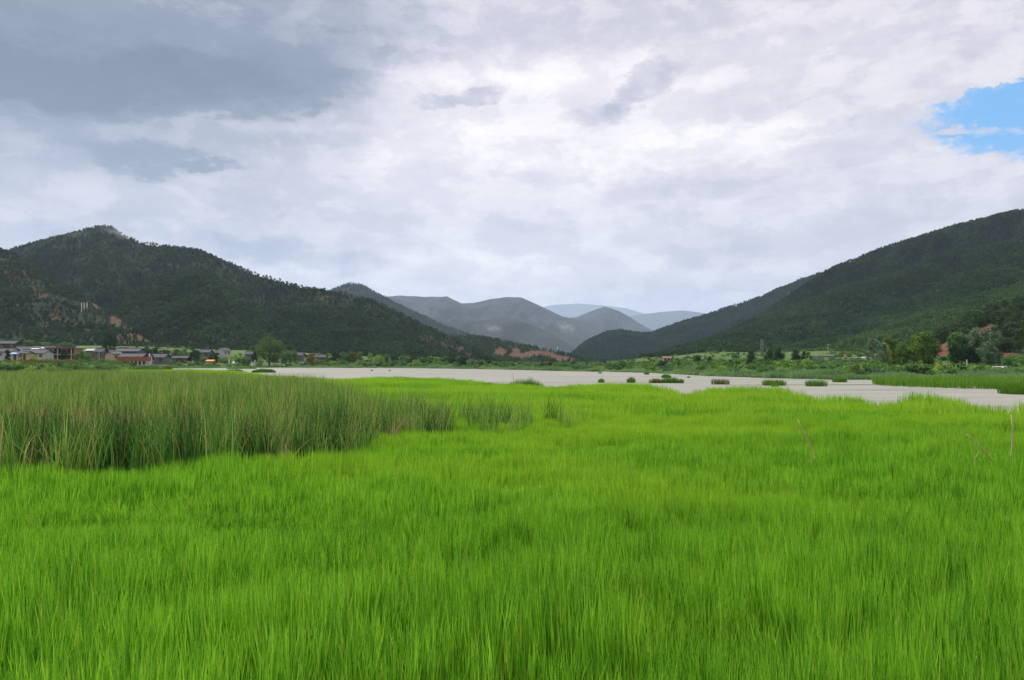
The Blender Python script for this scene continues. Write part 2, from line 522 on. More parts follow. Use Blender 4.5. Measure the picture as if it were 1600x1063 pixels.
hill('left_foothill', SK_LF, [(-700, 760), (0, 700), (150, 600), (290, 470)], [(-700, 430), (0, 428), (200, 432), (290, 440)],
     M['hill_left'], 300, 150, 'brownish wooded foothill at the far left with a bare soil scar', amp=0.25, gscale=80, seed=21,
     soils=[(200, 520, 14, 12, 0.75, .55), (222, 531, 24, 4, 0.62, .95), (190, 533, 18, 7, .3, .55), (180, 505, 12, 12, .7, .7), (85, 488, 10, 8, 0, .5), (150, 478, 18, 5, .6, .6), (60, 460, 36, 12, .4, .45),
            (30, 440, 40, 14, .4, .42), (100, 500, 40, 10, .3, .42)])
SK_TEAL = [(500, 470), (520, 453), (545, 445), (565, 446), (585, 457), (610, 470), (640, 487), (700, 513), (760, 533), (800, 547), (830, 560)]
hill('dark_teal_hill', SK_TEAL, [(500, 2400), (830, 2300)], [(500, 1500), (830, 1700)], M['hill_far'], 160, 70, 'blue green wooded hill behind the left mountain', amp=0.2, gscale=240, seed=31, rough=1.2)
SK_SPUR = [(640, 535), (690, 526), (740, 527), (770, 531), (800, 537), (830, 543), (860, 549), (890, 556), (915, 563), (930, 568)]
hill('red_soil_spur', SK_SPUR, [(640, 1000), (930, 840)], [(640, 720), (930, 720)], M['hill_left'], 200, 60, 'low wooded spur with patches of bare red soil at its foot', amp=0.2, gscale=60, seed=41, back=200,
     soils=[(782, 552, 9, 7, 0, 1.3), (805, 556, 9, 5, 0, 1.3), (805, 548, 7, 4, 0, .9), (825, 555, 18, 5, -.2, 1.1), (850, 554, 22, 6, .1, .8), (880, 561, 22, 4, .15, 1.2)])
SK_A = [(560, 480), (600, 464), (625, 462), (660, 464), (690, 464), (698, 463), (720, 474), (740, 473.5), (765, 468), (790, 464.5), (815, 465), (850, 481), (880, 495), (920, 503), (960, 530), (1000, 560)]
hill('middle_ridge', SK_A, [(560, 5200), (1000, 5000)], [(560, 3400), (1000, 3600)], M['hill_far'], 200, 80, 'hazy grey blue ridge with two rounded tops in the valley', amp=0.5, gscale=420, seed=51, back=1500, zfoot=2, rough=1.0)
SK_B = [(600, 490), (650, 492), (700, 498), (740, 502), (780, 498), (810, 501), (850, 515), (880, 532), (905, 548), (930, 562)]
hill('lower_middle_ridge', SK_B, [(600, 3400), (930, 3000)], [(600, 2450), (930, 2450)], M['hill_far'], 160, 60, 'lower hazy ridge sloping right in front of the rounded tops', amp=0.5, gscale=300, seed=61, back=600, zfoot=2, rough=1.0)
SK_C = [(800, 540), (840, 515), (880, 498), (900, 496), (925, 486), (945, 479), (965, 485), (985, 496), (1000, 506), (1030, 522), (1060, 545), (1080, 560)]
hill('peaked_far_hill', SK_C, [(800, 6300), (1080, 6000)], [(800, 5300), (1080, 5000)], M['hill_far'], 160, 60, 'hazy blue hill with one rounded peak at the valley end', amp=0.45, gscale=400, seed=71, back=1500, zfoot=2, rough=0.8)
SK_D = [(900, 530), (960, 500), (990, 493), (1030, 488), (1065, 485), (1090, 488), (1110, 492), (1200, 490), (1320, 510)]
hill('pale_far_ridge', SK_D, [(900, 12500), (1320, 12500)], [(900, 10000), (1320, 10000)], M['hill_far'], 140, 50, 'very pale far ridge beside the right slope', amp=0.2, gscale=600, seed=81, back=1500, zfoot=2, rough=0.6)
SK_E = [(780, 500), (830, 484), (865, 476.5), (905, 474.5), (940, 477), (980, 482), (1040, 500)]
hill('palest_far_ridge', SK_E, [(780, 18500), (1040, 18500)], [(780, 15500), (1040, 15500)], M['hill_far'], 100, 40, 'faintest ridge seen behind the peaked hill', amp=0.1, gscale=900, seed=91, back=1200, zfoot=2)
SK_F = [(880, 568), (895, 555), (910, 542), (930, 529), (950, 521), (972, 519), (1000, 523), (1020, 523), (1040, 514), (1100, 496), (1180, 469), (1215, 456), (1250, 441), (1300, 424), (1400, 400), (1600, 370), (2000, 330)]
hill('right_teal_ridge', SK_F, [(880, 1500), (1020, 1700), (1300, 1800), (2000, 1800)], [(880, 1150), (1020, 1150), (1300, 1150), (2000, 1150)], M['hill_right'], 300, 120,
     'teal wooded ridge running down to the lake on the right', amp=0.36, gscale=260, seed=101, rough=1.0, soils=[(920, 558, 10, 7, 0, .6)])
SK_G = [(1000, 568), (1030, 556), (1100, 535), (1150, 514), (1200, 488), (1250, 455), (1275, 437), (1310, 419), (1350, 403), (1400, 385), (1450, 370), (1500, 355), (1560, 340), (1600, 331), (1800, 296), (2100, 262), (2300, 250)]
hill('right_mountain', SK_G, [(1000, 760), (1200, 980), (1400, 1050), (1600, 1050), (2300, 1050)], [(1000, 540), (1130, 700), (1227, 830), (2300, 850)], M['hill_right'], 420, 190,
     'long green wooded mountain slope on the right', amp=0.48, gscale=150, seed=113, foldtilt=-1.2, power=1.1,
     soils=[(1335, 538, 12, 5, -.2, .7), (1425, 512, 16, 3, -.1, .55), (1470, 550, 12, 10, -.6, .8)])
SK_H = [(1370, 575), (1420, 556), (1460, 536), (1490, 518), (1520, 502), (1550, 490), (1575, 480), (1600, 470), (1680, 440), (1900, 400), (2300, 380)]
hill('right_foothill', SK_H, [(1370, 300), (1600, 360), (2300, 380)], [(1370, 245), (1480, 215), (1600, 205), (2300, 200)], M['hill_right'], 240, 90, 'near wooded foothill with a red soil slip at the right edge',
     amp=0.12, gscale=40, seed=121, back=80, soils=[(1477, 552, 15, 15, -.55, 1.4), (1500, 568, 9, 7, 0, 1.3), (1525, 524, 22, 4, -.6, 1.3), (1560, 560, 40, 14, 0, .55)])

# spurs that fold the two long slopes
hill('left_spur', [(120, 560), (160, 520), (195, 470), (235, 440), (280, 426), (325, 432), (375, 458), (425, 498), (470, 530), (515, 560)], [(120, 560), (280, 760), (515, 600)], [(120, 520), (300, 470), (515, 510)],
     M['hill_left'], 180, 90, 'rounded wooded spur on the face of the left mountain', amp=0.3, gscale=90, seed=131, back=160, back_drop=.3, rough=2.0)
hill('left_spur', [(340, 560), (385, 516), (430, 486), (480, 478), (540, 487), (600, 507), (650, 532), (705, 560)], [(340, 520), (480, 680), (705, 620)], [(340, 480), (500, 500), (705, 590)],
     M['hill_left'], 180, 90, 'lower wooded spur reaching the lake trees from the left mountain', amp=0.3, gscale=80, seed=141, back=140, back_drop=.3, rough=2.0, soils=[(655, 541, 14, 6, .5, .45), (560, 515, 20, 5, .4, .4)])
hill('right_spur', [(1000, 570), (1060, 552), (1130, 528), (1180, 510), (1227, 490), (1310, 455), (1393, 431), (1476, 404), (1600, 374), (1900, 310), (2300, 270)], [(1000, 680), (1227, 830), (1600, 860), (2300, 860)], [(1000, 540), (1110, 450), (1215, 530), (1352, 660), (2300, 685)],
     M['hill_right'], 300, 110, 'upper wooded spur running down the right mountain', amp=0.26, gscale=90, seed=151, back=150, back_drop=.25, rough=3.0)
hill('right_spur', [(1150, 570), (1215, 552), (1290, 530), (1352, 502), (1414, 474), (1496, 437), (1600, 396), (1900, 330), (2300, 300)], [(1150, 520), (1352, 660), (1600, 680), (2300, 680)], [(1150, 440), (1290, 430), (1393, 480), (2300, 505)],
     M['hill_right'], 260, 100, 'middle wooded spur running down the right mountain', amp=0.24, gscale=80, seed=161, back=130, back_drop=.25, rough=3.0)
hill('right_spur', [(1210, 572), (1290, 548), (1340, 530), (1393, 512), (1496, 474), (1600, 446), (1800, 400), (2300, 360)], [(1210, 430), (1393, 480), (1600, 500), (2300, 500)], [(1210, 405), (1290, 375), (1480, 286), (1600, 262), (2300, 240)],
     M['hill_right'], 240, 90, 'lowest bright green spur of the right mountain', amp=0.16, gscale=60, seed=171, back=90, back_drop=.25, rough=2.0, soils=[(1335, 540, 12, 4, -.2, .6), (1425, 513, 16, 2.5, -.1, .5)])

# ------------------------------------------------------------------ plant building blocks
def blade_arrays(x, y, h, w, lean, az, segs, rng, curl=1.7, twist=None, z0=None):
    """Tapered bent strips, all as triangles. Arrays of one value per blade."""
    n = len(x)
    wd = rng.uniform(0, math.pi, n) if twist is None else twist
    S_ = np.linspace(0, 1, segs + 1)
    L = lean * h
    zb = np.zeros(n) if z0 is None else z0
    V = []; T = []
    for k in range(segs):
        s_ = S_[k]
        cx = x + L * s_ ** curl * np.cos(az); cy = y + L * s_ ** curl * np.sin(az)
        cz = zb + h * s_ * (1 - 0.35 * lean * s_)
        hw = 0.5 * w * (1 - 0.75 * s_ ** 1.4) * (0.75 + 0.25 * min(1, s_ * 4))
        dx = hw * np.cos(wd); dy = hw * np.sin(wd)
        V.append(np.stack([cx - dx, cy - dy, cz], 1)); V.append(np.stack([cx + dx, cy + dy, cz], 1)); T += [s_, s_]
    V.append(np.stack([x + L * np.cos(az), y + L * np.sin(az), zb + h * (1 - 0.35 * lean)], 1)); T.append(1.0)
    nv = 2 * segs + 1
    V = np.stack(V, 1).reshape(-1, 3)
    f = []
    for k in range(segs - 1):
        a = 2 * k
        f += [(a, a + 1, a + 3), (a, a + 3, a + 2)]
    f.append((2 * segs - 2, 2 * segs - 1, 2 * segs))
    f = np.array(f)
    Fc = (f[None] + (np.arange(n) * nv)[:, None, None]).reshape(-1, 3)
    t = np.tile(np.array(T), n)
    return V, Fc, t, nv


def blade_mesh(name, x, y, h, w, lean, az, segs, rng, mat, rnd=None, **k):
    V, Fc, t, nv = blade_arrays(x, y, h, w, lean, az, segs, rng, **k)
    r = rng.uniform(0, 1, len(x)) if rnd is None else rnd
    return mesh_np(name, V, Fc, {'rnd': np.repeat(r, nv), 't': t}, True, mat)


def gn_scatter(name, P, rot, scl, idx, variants, label, cat, group=None, kind='stuff'):
    """One object that scatters copies of the variant meshes over the points P."""
    vc = bpy.data.collections.new(name + '_pieces')
    for i, me in enumerate(variants):
        o = bpy.data.objects.new('%02d_%s' % (i, me.name), me); vc.objects.link(o)
    me = bpy.data.meshes.new(name)
    P = np.asarray(P, np.float32)
    me.vertices.add(len(P)); me.vertices.foreach_set('co', P.ravel())
    a = me.attributes.new('rot', 'FLOAT_VECTOR', 'POINT'); a.data.foreach_set('vector', np.asarray(rot, np.float32).ravel())
    a = me.attributes.new('scl', 'FLOAT_VECTOR', 'POINT'); a.data.foreach_set('vector', np.asarray(scl, np.float32).ravel())
    a = me.attributes.new('idx', 'INT', 'POINT'); a.data.foreach_set('value', np.asarray(idx, np.int32))
    o = link(name, me)
    g = bpy.data.node_groups.new(name + '_scatter', 'GeometryNodeTree')
    g.interface.new_socket('Geometry', in_out='INPUT', socket_type='NodeSocketGeometry')
    g.interface.new_socket('Geometry', in_out='OUTPUT', socket_type='NodeSocketGeometry')
    N = g.nodes; Lk = g.links
    gi = N.new('NodeGroupInput'); go = N.new('NodeGroupOutput')
    ci = N.new('GeometryNodeCollectionInfo'); ci.inputs['Collection'].default_value = vc
    ci.inputs['Separate Children'].default_value = True; ci.inputs['Reset Children'].default_value = True
    ip = N.new('GeometryNodeInstanceOnPoints'); ip.inputs['Pick Instance'].default_value = True

    def na(nm, ty):
        q = N.new('GeometryNodeInputNamedAttribute'); q.data_type = ty; q.inputs['Name'].default_value = nm; return q.outputs['Attribute']
    e2r = N.new('FunctionNodeEulerToRotation'); Lk.new(na('rot', 'FLOAT_VECTOR'), e2r.inputs[0])
    Lk.new(gi.outputs[0], ip.inputs['Points']); Lk.new(ci.outputs[0], ip.inputs['Instance'])
    Lk.new(na('idx', 'INT'), ip.inputs['Instance Index']); Lk.new(e2r.outputs[0], ip.inputs['Rotation']); Lk.new(na('scl', 'FLOAT_VECTOR'), ip.inputs['Scale'])
    Lk.new(ip.outputs[0], go.inputs[0])
    md = o.modifiers.new('scatter', 'NODES'); md.node_group = g
    return tag(o, label, cat, group, kind)


def tube(pts, rad, sides=6):
    pts = np.asarray(pts, float); V = []; Fc = []
    for i, p_ in enumerate(pts):
        d = pts[min(i + 1, len(pts) - 1)] - pts[max(i - 1, 0)]; d /= np.linalg.norm(d) + 1e-9
        u = np.cross(d, (0.3, 1, 0.1)); u /= np.linalg.norm(u) + 1e-9; v = np.cross(d, u)
        for k in range(sides):
            a = 2 * math.pi * k / sides
            V.append(p_ + rad[i] * (math.cos(a) * u + math.sin(a) * v))
    for i in range(len(pts) - 1):
        for k in range(sides):
            a = i * sides + k; b_ = i * sides + (k + 1) % sides
            Fc += [(a, b_, b_ + sides), (a, b_ + sides, a + sides)]
    V.append(pts[-1]); tip = len(V) - 1
    for k in range(sides): Fc.append(((len(pts) - 1) * sides + k, (len(pts) - 1) * sides + (k + 1) % sides, tip))
    return np.array(V), np.array(Fc)


def merge(parts):
    V = []; Fc = []; n = 0
    for v, f in parts:
        V.append(v); Fc.append(f + n); n += len(v)
    return np.concatenate(V), np.concatenate(Fc)


def leaf_cards(C, size, out, rng, rnd, outward=0.8):
    """Small bent leaf sprays (two triangles each) at points C, facing mostly along OUT."""
    n = len(C)
    N_ = out * outward + rng.normal(0, 0.45, (n, 3)); N_ /= np.linalg.norm(N_, axis=1)[:, None] + 1e-9
    A = np.cross(N_, rng.normal(0, 1, (n, 3))); A /= np.linalg.norm(A, axis=1)[:, None] + 1e-9
    Bv = np.cross(N_, A)
    s_ = (size * rng.uniform(0.6, 1.35, n))[:, None]
    V = np.stack([C - A * s_, C - Bv * s_ * 0.55 + N_ * s_ * 0.25, C + A * s_, C + Bv * s_ * 0.55 + N_ * s_ * 0.25], 1).reshape(-1, 3)
    i = np.arange(n) * 4
    Fc = np.concatenate([np.stack([i, i + 1, i + 2], 1), np.stack([i, i + 2, i + 3], 1)])
    return V, Fc, np.repeat(rnd, 4)


def crown_mesh(name, lobes, n, size, rng, mat, shell=0.55, flat=1.0):
    L = np.array(lobes, float)
    vol = (L[:, 3] * L[:, 4] * L[:, 5]) ** 0.66; pk = rng.choice(len(L), n, p=vol / vol.sum())
    d = rng.normal(0, 1, (n, 3)); d /= np.linalg.norm(d, axis=1)[:, None]
    r = rng.uniform(0, 1, n) ** shell
    # lumpy surface: leaves gather in clumps
    lump = 1 + 0.25 * np.sin(d[:, 0] * 7 + pk) * np.sin(d[:, 1] * 7 + 2 * pk) + 0.18 * np.sin(d[:, 2] * 9 + 3 * pk)
    C = L[pk, :3] + d * (r * lump)[:, None] * L[pk, 3:6]
    lob_r = rng.uniform(0, 1, len(L))
    rnd = np.clip(0.45 * lob_r[pk] + 0.55 * rng.uniform(0, 1, n), 0, 1)
    V, Fc, rr = leaf_cards(C, size, d * np.array([1, 1, flat]), rng, rnd)
    return mesh_np(name, V, Fc, {'rnd': rr}, True, mat)


def lobes_round(rng, k=16, rx=0.36, z0=0.3, z1=0.84, lr=0.17):
    o = [(0, 0, (z0 + z1) / 2, rx * .75, rx * .75, (z1 - z0) * .48)]
    for i in range(k):
        a = rng.uniform(0, 6.28); z = rng.uniform(z0, z1); f = math.sqrt(max(0.05, 1 - ((z - (z0 + z1) / 2) / ((z1 - z0) * .62)) ** 2))
        q = rng.uniform(0.55, 1.0) * rx * f
        s_ = lr * rng.uniform(0.7, 1.25)
        o.append((q * math.cos(a), q * math.sin(a), z, s_, s_, s_ * .85))
    o.append((rx * rng.uniform(-.2, .2), 0, z1, lr, lr, lr))
    return o


def lobes_cone(rng, k=22, rx=0.26, z0=0.08, z1=0.95, pw=0.75):
    o = []
    for i in range(k):
        z = z0 + (z1 - z0) * (i + rng.uniform(0, 1)) / k
        w = rx * (1 - ((z - z0) / (z1 - z0 + .06)) ** 1.6) ** pw
        a = rng.uniform(0, 6.28); s_ = 0.10 + 0.30 * w
        o.append((w * .7 * math.cos(a), w * .7 * math.sin(a), z, s_ * .9, s_ * .9, s_ * .8))
        o.append((0, 0, z, max(.03, w * .7), max(.03, w * .7), .07))
    return o


def lobes_poplar(rng, k=22, rx=0.15):
    o = []
    for i in range(k):
        z = rng.uniform(0.18, 0.95); w = rx * (1.05 - abs(z - 0.45) * 1.15)
        a = rng.uniform(0, 6.28)
        o.append((w * .8 * math.cos(a), w * .8 * math.sin(a), z, .07, .07, .11))
    return o


def lobes_shrub(rng, k=12, rx=0.55):
    o = [(0, 0, 0.3, rx * .7, rx * .7, 0.34)]
    for i in range(k):
        a = rng.uniform(0, 6.28); q = rx * rng.uniform(.3, .85); z = rng.uniform(.2, .78) * (1.1 - .45 * q / rx)
        o.append((q * math.cos(a), q * math.sin(a), z, .24, .24, .2))
    return o


def lobes_pine(rng):
    o = []
    for i in range(9):
        z = rng.uniform(.5, .95); w = .3 * (1.15 - (z - .45) * 1.4)
        a = rng.uniform(0, 6.28)
        o.append((w * .7 * math.cos(a), w * .7 * math.sin(a), z, .13, .13, .06))
    o.append((0, 0, .95, .08, .08, .06))
    return o


def trunk_np(rng, top, r0, limbs, spread, zl=(0.25, 0.6)):
    p0 = [(0, 0, -.03), (rng.uniform(-.01, .01), rng.uniform(-.01, .01), top * .35), (rng.uniform(-.02, .02), rng.uniform(-.02, .02), top * .7), (rng.uniform(-.03, .03), rng.uniform(-.03, .03), top)]
    parts = [tube(p0, [r0 * 1.25, r0 * .9, r0 * .6, r0 * .2])]
    for i in range(limbs):
        z = rng.uniform(*zl); a = rng.uniform(0, 6.28); q = spread * rng.uniform(.6, 1)
        parts.append(tube([(0, 0, z), (q * .5 * math.cos(a), q * .5 * math.sin(a), z + .09), (q * math.cos(a), q * math.sin(a), z + .22)], [r0 * .5, r0 * .32, r0 * .1], 5))
    return merge(parts)


M['bark'] = plain('bark', (0.07, 0.055, 0.04), 0.95, 0.4, 8)
M['bark_pale'] = plain('pale_bark', (0.2, 0.18, 0.15), 0.9, 0.4, 8)
G = lambda *c: c
M['dark'] = leaf_mat('dark_leaf', (0.0156, 0.0390, 0.0175), (0.0312, 0.0741, 0.0273), (0.0683, 0.1268, 0.0390), .18, wamt=.1)
M['olive'] = leaf_mat('olive_leaf', (0.0504, 0.1079, 0.0230), (0.1079, 0.1941, 0.0345), (0.2444, 0.3378, 0.0504), .3, wamt=.1)
M['mid'] = leaf_mat('green_leaf', (0.0440, 0.1100, 0.0320), (0.1000, 0.2100, 0.0560), (0.1900, 0.3300, 0.0840), .25, wamt=.1)
M['fresh'] = leaf_mat('fresh_leaf', (0.0972, 0.1944, 0.0346), (0.1944, 0.3348, 0.0605), (0.3240, 0.4752, 0.0864), .3, wamt=.1)
M['yellow'] = leaf_mat('yellow_green_leaf', (0.1512, 0.2268, 0.0259), (0.2916, 0.3672, 0.0475), (0.4752, 0.5184, 0.0756), .3, wamt=.1)
M['grey'] = leaf_mat('grey_green_leaf', (0.0600, 0.1200, 0.0672), (0.1200, 0.2040, 0.1080), (0.2400, 0.3360, 0.1920), .22, wamt=.1)
M['rust'] = leaf_mat('rusty_leaf', (0.0980, 0.0770, 0.0252), (0.1960, 0.1400, 0.0420), (0.2800, 0.2100, 0.0560), .25, wamt=.1)
M['hillpine'] = leaf_mat('hill_pine_needles', (0.0145, 0.0397, 0.0174), (0.0290, 0.0694, 0.0247), (0.0609, 0.1124, 0.0348), .15, wscale=.014, wamt=1.9)
M['hillgreen'] = leaf_mat('hill_tree_leaf', (0.0238, 0.0636, 0.0238), (0.0476, 0.1122, 0.0340), (0.1020, 0.1833, 0.0510), .18, wscale=.014, wamt=1.9)
M['hillteal'] = leaf_mat('cyan_shade_needles', (0.012, 0.034, 0.024), (0.022, 0.056, 0.036), (0.045, 0.085, 0.05), .15, wscale=.014, wamt=1.9)  # cyan tone of shade on these ridges is put into the needle colour
M['hillyoung'] = leaf_mat('young_pine_needles', (0.03, 0.075, 0.024), (0.06, 0.125, 0.036), (0.11, 0.185, 0.055), .2, wscale=.014, wamt=1.9)
M['hillbrown'] = leaf_mat('hill_scrub_leaf', (0.0320, 0.0416, 0.0192), (0.0640, 0.0688, 0.0320), (0.1200, 0.1120, 0.0480), .15, wscale=.014, wamt=1.6)
M['foot'] = leaf_mat('foothill_leaf', (0.0204, 0.0476, 0.0170), (0.0442, 0.0850, 0.0238), (0.0935, 0.1445, 0.0374), .2, wamt=.2)

# ------------------------------------------------------------------ forest cover of the hills
rg = np.random.default_rng(3)


def small_tree(name, kind, mat, n=70):
    if kind == 'pine': lb = lobes_cone(rg, 9, .26, .18, .95); sz = .095
    elif kind == 'round': lb = lobes_round(rg, 7, .33, .3, .78, .2); sz = .11
    else: lb = lobes_shrub(rg, 6, .55); sz = .15
    return crown_mesh(name, lb, n, sz, rg, mat)


V_PINE = [small_tree('hill_pine', 'pine', M['hillpine']) for _ in range(3)] + [small_tree('hill_round_tree', 'round', M['hillpine']) for _ in range(2)] + \
         [small_tree('hill_round_tree', 'round', M['hillgreen']) for _ in range(2)] + [small_tree('hill_scrub', 'shrub', M['hillgreen']) for _ in range(2)] + \
         [small_tree('hill_scrub', 'shrub', M['hillbrown']) for _ in range(2)]

V_TEAL = [small_tree('teal_pine', 'pine', M['hillteal']) for _ in range(5)] + [small_tree('teal_tree', 'round', M['hillteal']) for _ in range(4)] + [small_tree('teal_scrub', 'shrub', M['hillbrown']) for _ in range(2)]
V_YOUNG = [small_tree('young_pine', 'pine', M['hillgreen']) for _ in range(5)] + [small_tree('young_tree', 'round', M['hillyoung']) for _ in range(4)] + [small_tree('young_scrub', 'shrub', M['hillyoung']) for _ in range(2)]


def forest(hname, n, hlo, hhi, weights, label, brown_gain=0.0, pxlim=(-400, 2000), seed=5, soil_cut=.35, clump=1.0, low_green=0, variants=None):
    h = HILLS[hname]; rg_ = np.random.default_rng(seed)
    X, Y, Z, so = h['X'], h['Y'], h['Z'], h['soil']
    Pg = np.stack([X, Y, Z], -1)
    a = np.linalg.norm(np.cross(Pg[:-1, 1:] - Pg[:-1, :-1], Pg[1:, :-1] - Pg[:-1, :-1]), axis=-1)
    T = np.broadcast_to(h['t'][:-1, None], a.shape); PXg = np.broadcast_to(h['pxs'][None, :-1], a.shape)
    a = a * (T < (1.7 if 'spur' in hname else 1.15)) * (PXg > pxlim[0]) * (PXg < pxlim[1])
    c = rg_.choice(a.size, n, p=(a / a.sum()).ravel())
    v, u = np.divmod(c, a.shape[1]); fu, fv = rg_.uniform(0, 1, (2, n))
    bi = lambda A: (A[v, u] * (1 - fu) + A[v, u + 1] * fu) * (1 - fv) + (A[v + 1, u] * (1 - fu) + A[v + 1, u + 1] * fu) * fv
    P = np.stack([bi(X), bi(Y), bi(Z) - .15], 1); so_ = bi(so)
    cl = fbm(P[:, 0] / 26, (P[:, 1] + 2 * P[:, 2]) / 26, 3, seed)
    keep = (so_ + rg_.normal(0, .1, n) < soil_cut + 0.25) & (rg_.uniform(0, 1, n) < np.clip(1.15 - so_ * 1.3, 0.03, 1)) & (rg_.uniform(0, 1, n) < np.clip((cl - .25) * 4 * clump + (1 - clump), 0.35, 1))
    P, so_ = P[keep], so_[keep]; m_ = len(P)
    big = fbm(P[:, 0] / 120, (P[:, 1] + P[:, 2] * 2) / 120, 3, seed + 3)
    w = np.array(weights, float)
    W = np.repeat(w[None], m_, 0)
    W[:, 9:] *= (0.2 + brown_gain * np.clip((big - .45) * 6, 0, 3) + so_ * 4)[:, None]
    W[:, 5:9] *= np.clip((big - .3) * 4, .2, 2)[:, None]
    if low_green: W[:, 5:9] *= (1 + 7 * np.clip((px_of(P[:, 0], P[:, 1]) - 1180) / 250, 0, 1) * np.clip(1.15 - P[:, 2] / low_green, 0, 1))[:, None]
    cs = np.cumsum(W, 1); idx = (cs < (rg_.uniform(0, 1, m_) * cs[:, -1])[:, None]).sum(1)
    hh = rg_.uniform(hlo, hhi, m_) * np.where(idx >= 7, .5, 1.0) * (0.75 + 0.5 * fbm(P[:, 0] / 40, P[:, 1] / 40, 2, seed + 8))
    sc = np.stack([hh * rg_.uniform(.85, 1.2, m_), hh * rg_.uniform(.85, 1.2, m_), hh], 1)
    rot = np.stack([rg_.normal(0, .05, m_), rg_.normal(0, .05, m_), rg_.uniform(0, 6.28, m_)], 1)
    return gn_scatter(hname.split('.')[0] + '_forest', P, rot, sc, idx, variants or V_PINE, label, 'forest')


WL = [3, 3, 3, 2, 2, 1.5, 1.5, 1.5, 1.5, 2, 2]
WR = [3, 3, 3, 2.5, 2.5, 2.5, 2.5, 1.2, 1.2, .25, .25]
forest('left_mountain', 75000, 2.8, 5.4, WL, 'dense dark pine and scrub wood covering the left mountain', .9, seed=5)
forest('left_spur', 30000, 2.5, 4.8, WL, 'dark scrub wood covering the rounded spur of the left mountain', .9, seed=15)
forest('left_spur.001', 30000, 2.5, 4.8, WL, 'dark scrub wood covering the lower spur of the left mountain', .9, seed=16)
forest('left_foothill', 26000, 2.2, 4.6, WL, 'brownish scrub and pines covering the far left foothill', 1.8, seed=6, pxlim=(-400, 300))
forest('red_soil_spur', 8000, 3.2, 5.6, WL, 'dark wood covering the low spur above red soil', .4, seed=7)
forest('right_teal_ridge', 42000, 6, 10, WR, 'blue green wood covering the ridge behind the right slope', 0, seed=8, pxlim=(850, 1420), variants=V_TEAL)
forest('right_mountain', 60000, 4.0, 6.6, WR, 'thick green pine wood covering the upper right mountain', 0, seed=9, pxlim=(980, 1800))
forest('right_spur', 52000, 3.6, 5.8, WR, 'thick green pine wood covering the upper right spur', 0, seed=19, pxlim=(980, 1800), low_green=60)
forest('right_spur.001', 44000, 3.0, 5.0, WR, 'thick green pine wood covering the middle right spur', 0, seed=20, pxlim=(1100, 1800), low_green=75, variants=None)
forest('right_spur.002', 34000, 2.4, 4.2, [.6, .6, .6, .6, .6, 4, 4, 2, 2, .1, .1], 'brighter young wood covering the lowest right spur', 0, seed=21, pxlim=(1150, 1800), low_green=60, variants=V_YOUNG)
forest('dark_teal_hill', 14000, 7, 11, WL, 'dark wood covering the blue green hill behind the left mountain', .2, seed=10, variants=V_TEAL)

# ------------------------------------------------------------------ trees and shrubs of the valley, one object each
TREE = {}


def tree_meshes(kind, var, mat, small=False):
    key = (kind, var, mat, small)
    if key in TREE: return TREE[key]
    r = np.random.default_rng(1000 + 37 * var + sum(map(ord, kind)))
    q = 0.35 if small else 1.0
    f = 1.7 if small else 1.0
    tr = None
    if kind == 'round': lb = lobes_round(r, 26, .38, .2, .82, .15); n, sz = 3600, .026; tr = trunk_np(r, .7, .028, 7, .28)
    elif kind == 'oval': lb = lobes_round(r, 26, .27, .16, .88, .12); n, sz = 3400, .024; tr = trunk_np(r, .8, .024, 6, .2)
    elif kind == 'poplar': lb = lobes_poplar(r, 30, .2); n, sz = 2200, .022; tr = trunk_np(r, .9, .018, 6, .12, (.2, .7))
    elif kind == 'cone': lb = lobes_cone(r, 24, .34, .05, .93, .6); n, sz = 3200, .028; tr = trunk_np(r, .85, .025, 3, .15)
    elif kind == 'pine': lb = lobes_pine(r); n, sz = 520, .05; tr = trunk_np(r, .92, .02, 5, .2, (.45, .75))
    else: lb = lobes_shrub(r, 16, .6); n, sz = 2200, .038
    crown = crown_mesh('crown', lb, int(n * q), sz * f, r, M[mat])
    tm = None if tr is None else mesh_np('trunk', tr[0], tr[1], None, True, M['bark_pale' if kind == 'poplar' else 'bark'])
    TREE[key] = (tm, crown)
    return TREE[key]


def plant(name, kind, mat, loc, h, wide, label, cat, group=None, var=0, rz=0.0, small=False):
    tm, cm = tree_meshes(kind, var, mat, small)
    if tm is None or small:
        o = link(name, cm); o.location = loc; o.rotation_euler = (0, 0, rz); o.scale = (h * wide, h * wide, h)
        if tm is not None:
            c = link('trunk', tm, None, o)
        return tag(o, label, cat, group)
    o = empty(name, loc, rz); o.scale = (h * wide, h * wide, h)
    link('trunk', tm, None, o); link('crown', cm, None, o)
    return tag(o, label, cat, group)


def by_px(name, kind, mat, px, base, top, wpx, Y, label, cat, group=None, var=0, small=False):
    """A plant whose base and top project near the given photo pixels when it stands at distance Y."""
    X, Y, z = land_at(px, Y)
    ztop = at(px, top, Y)[2]
    h = max(.4, ztop - z) * 1.04
    half = {'round': .44, 'oval': .33, 'poplar': .2, 'cone': .36, 'pine': .3, 'shrub': .68}[kind]
    wide = (wpx / F * Y) / (2 * half * h)
    return plant(name, kind, mat, (X, Y, z), h, wide, label, cat, group, var, random.uniform(0, 6.28), small)

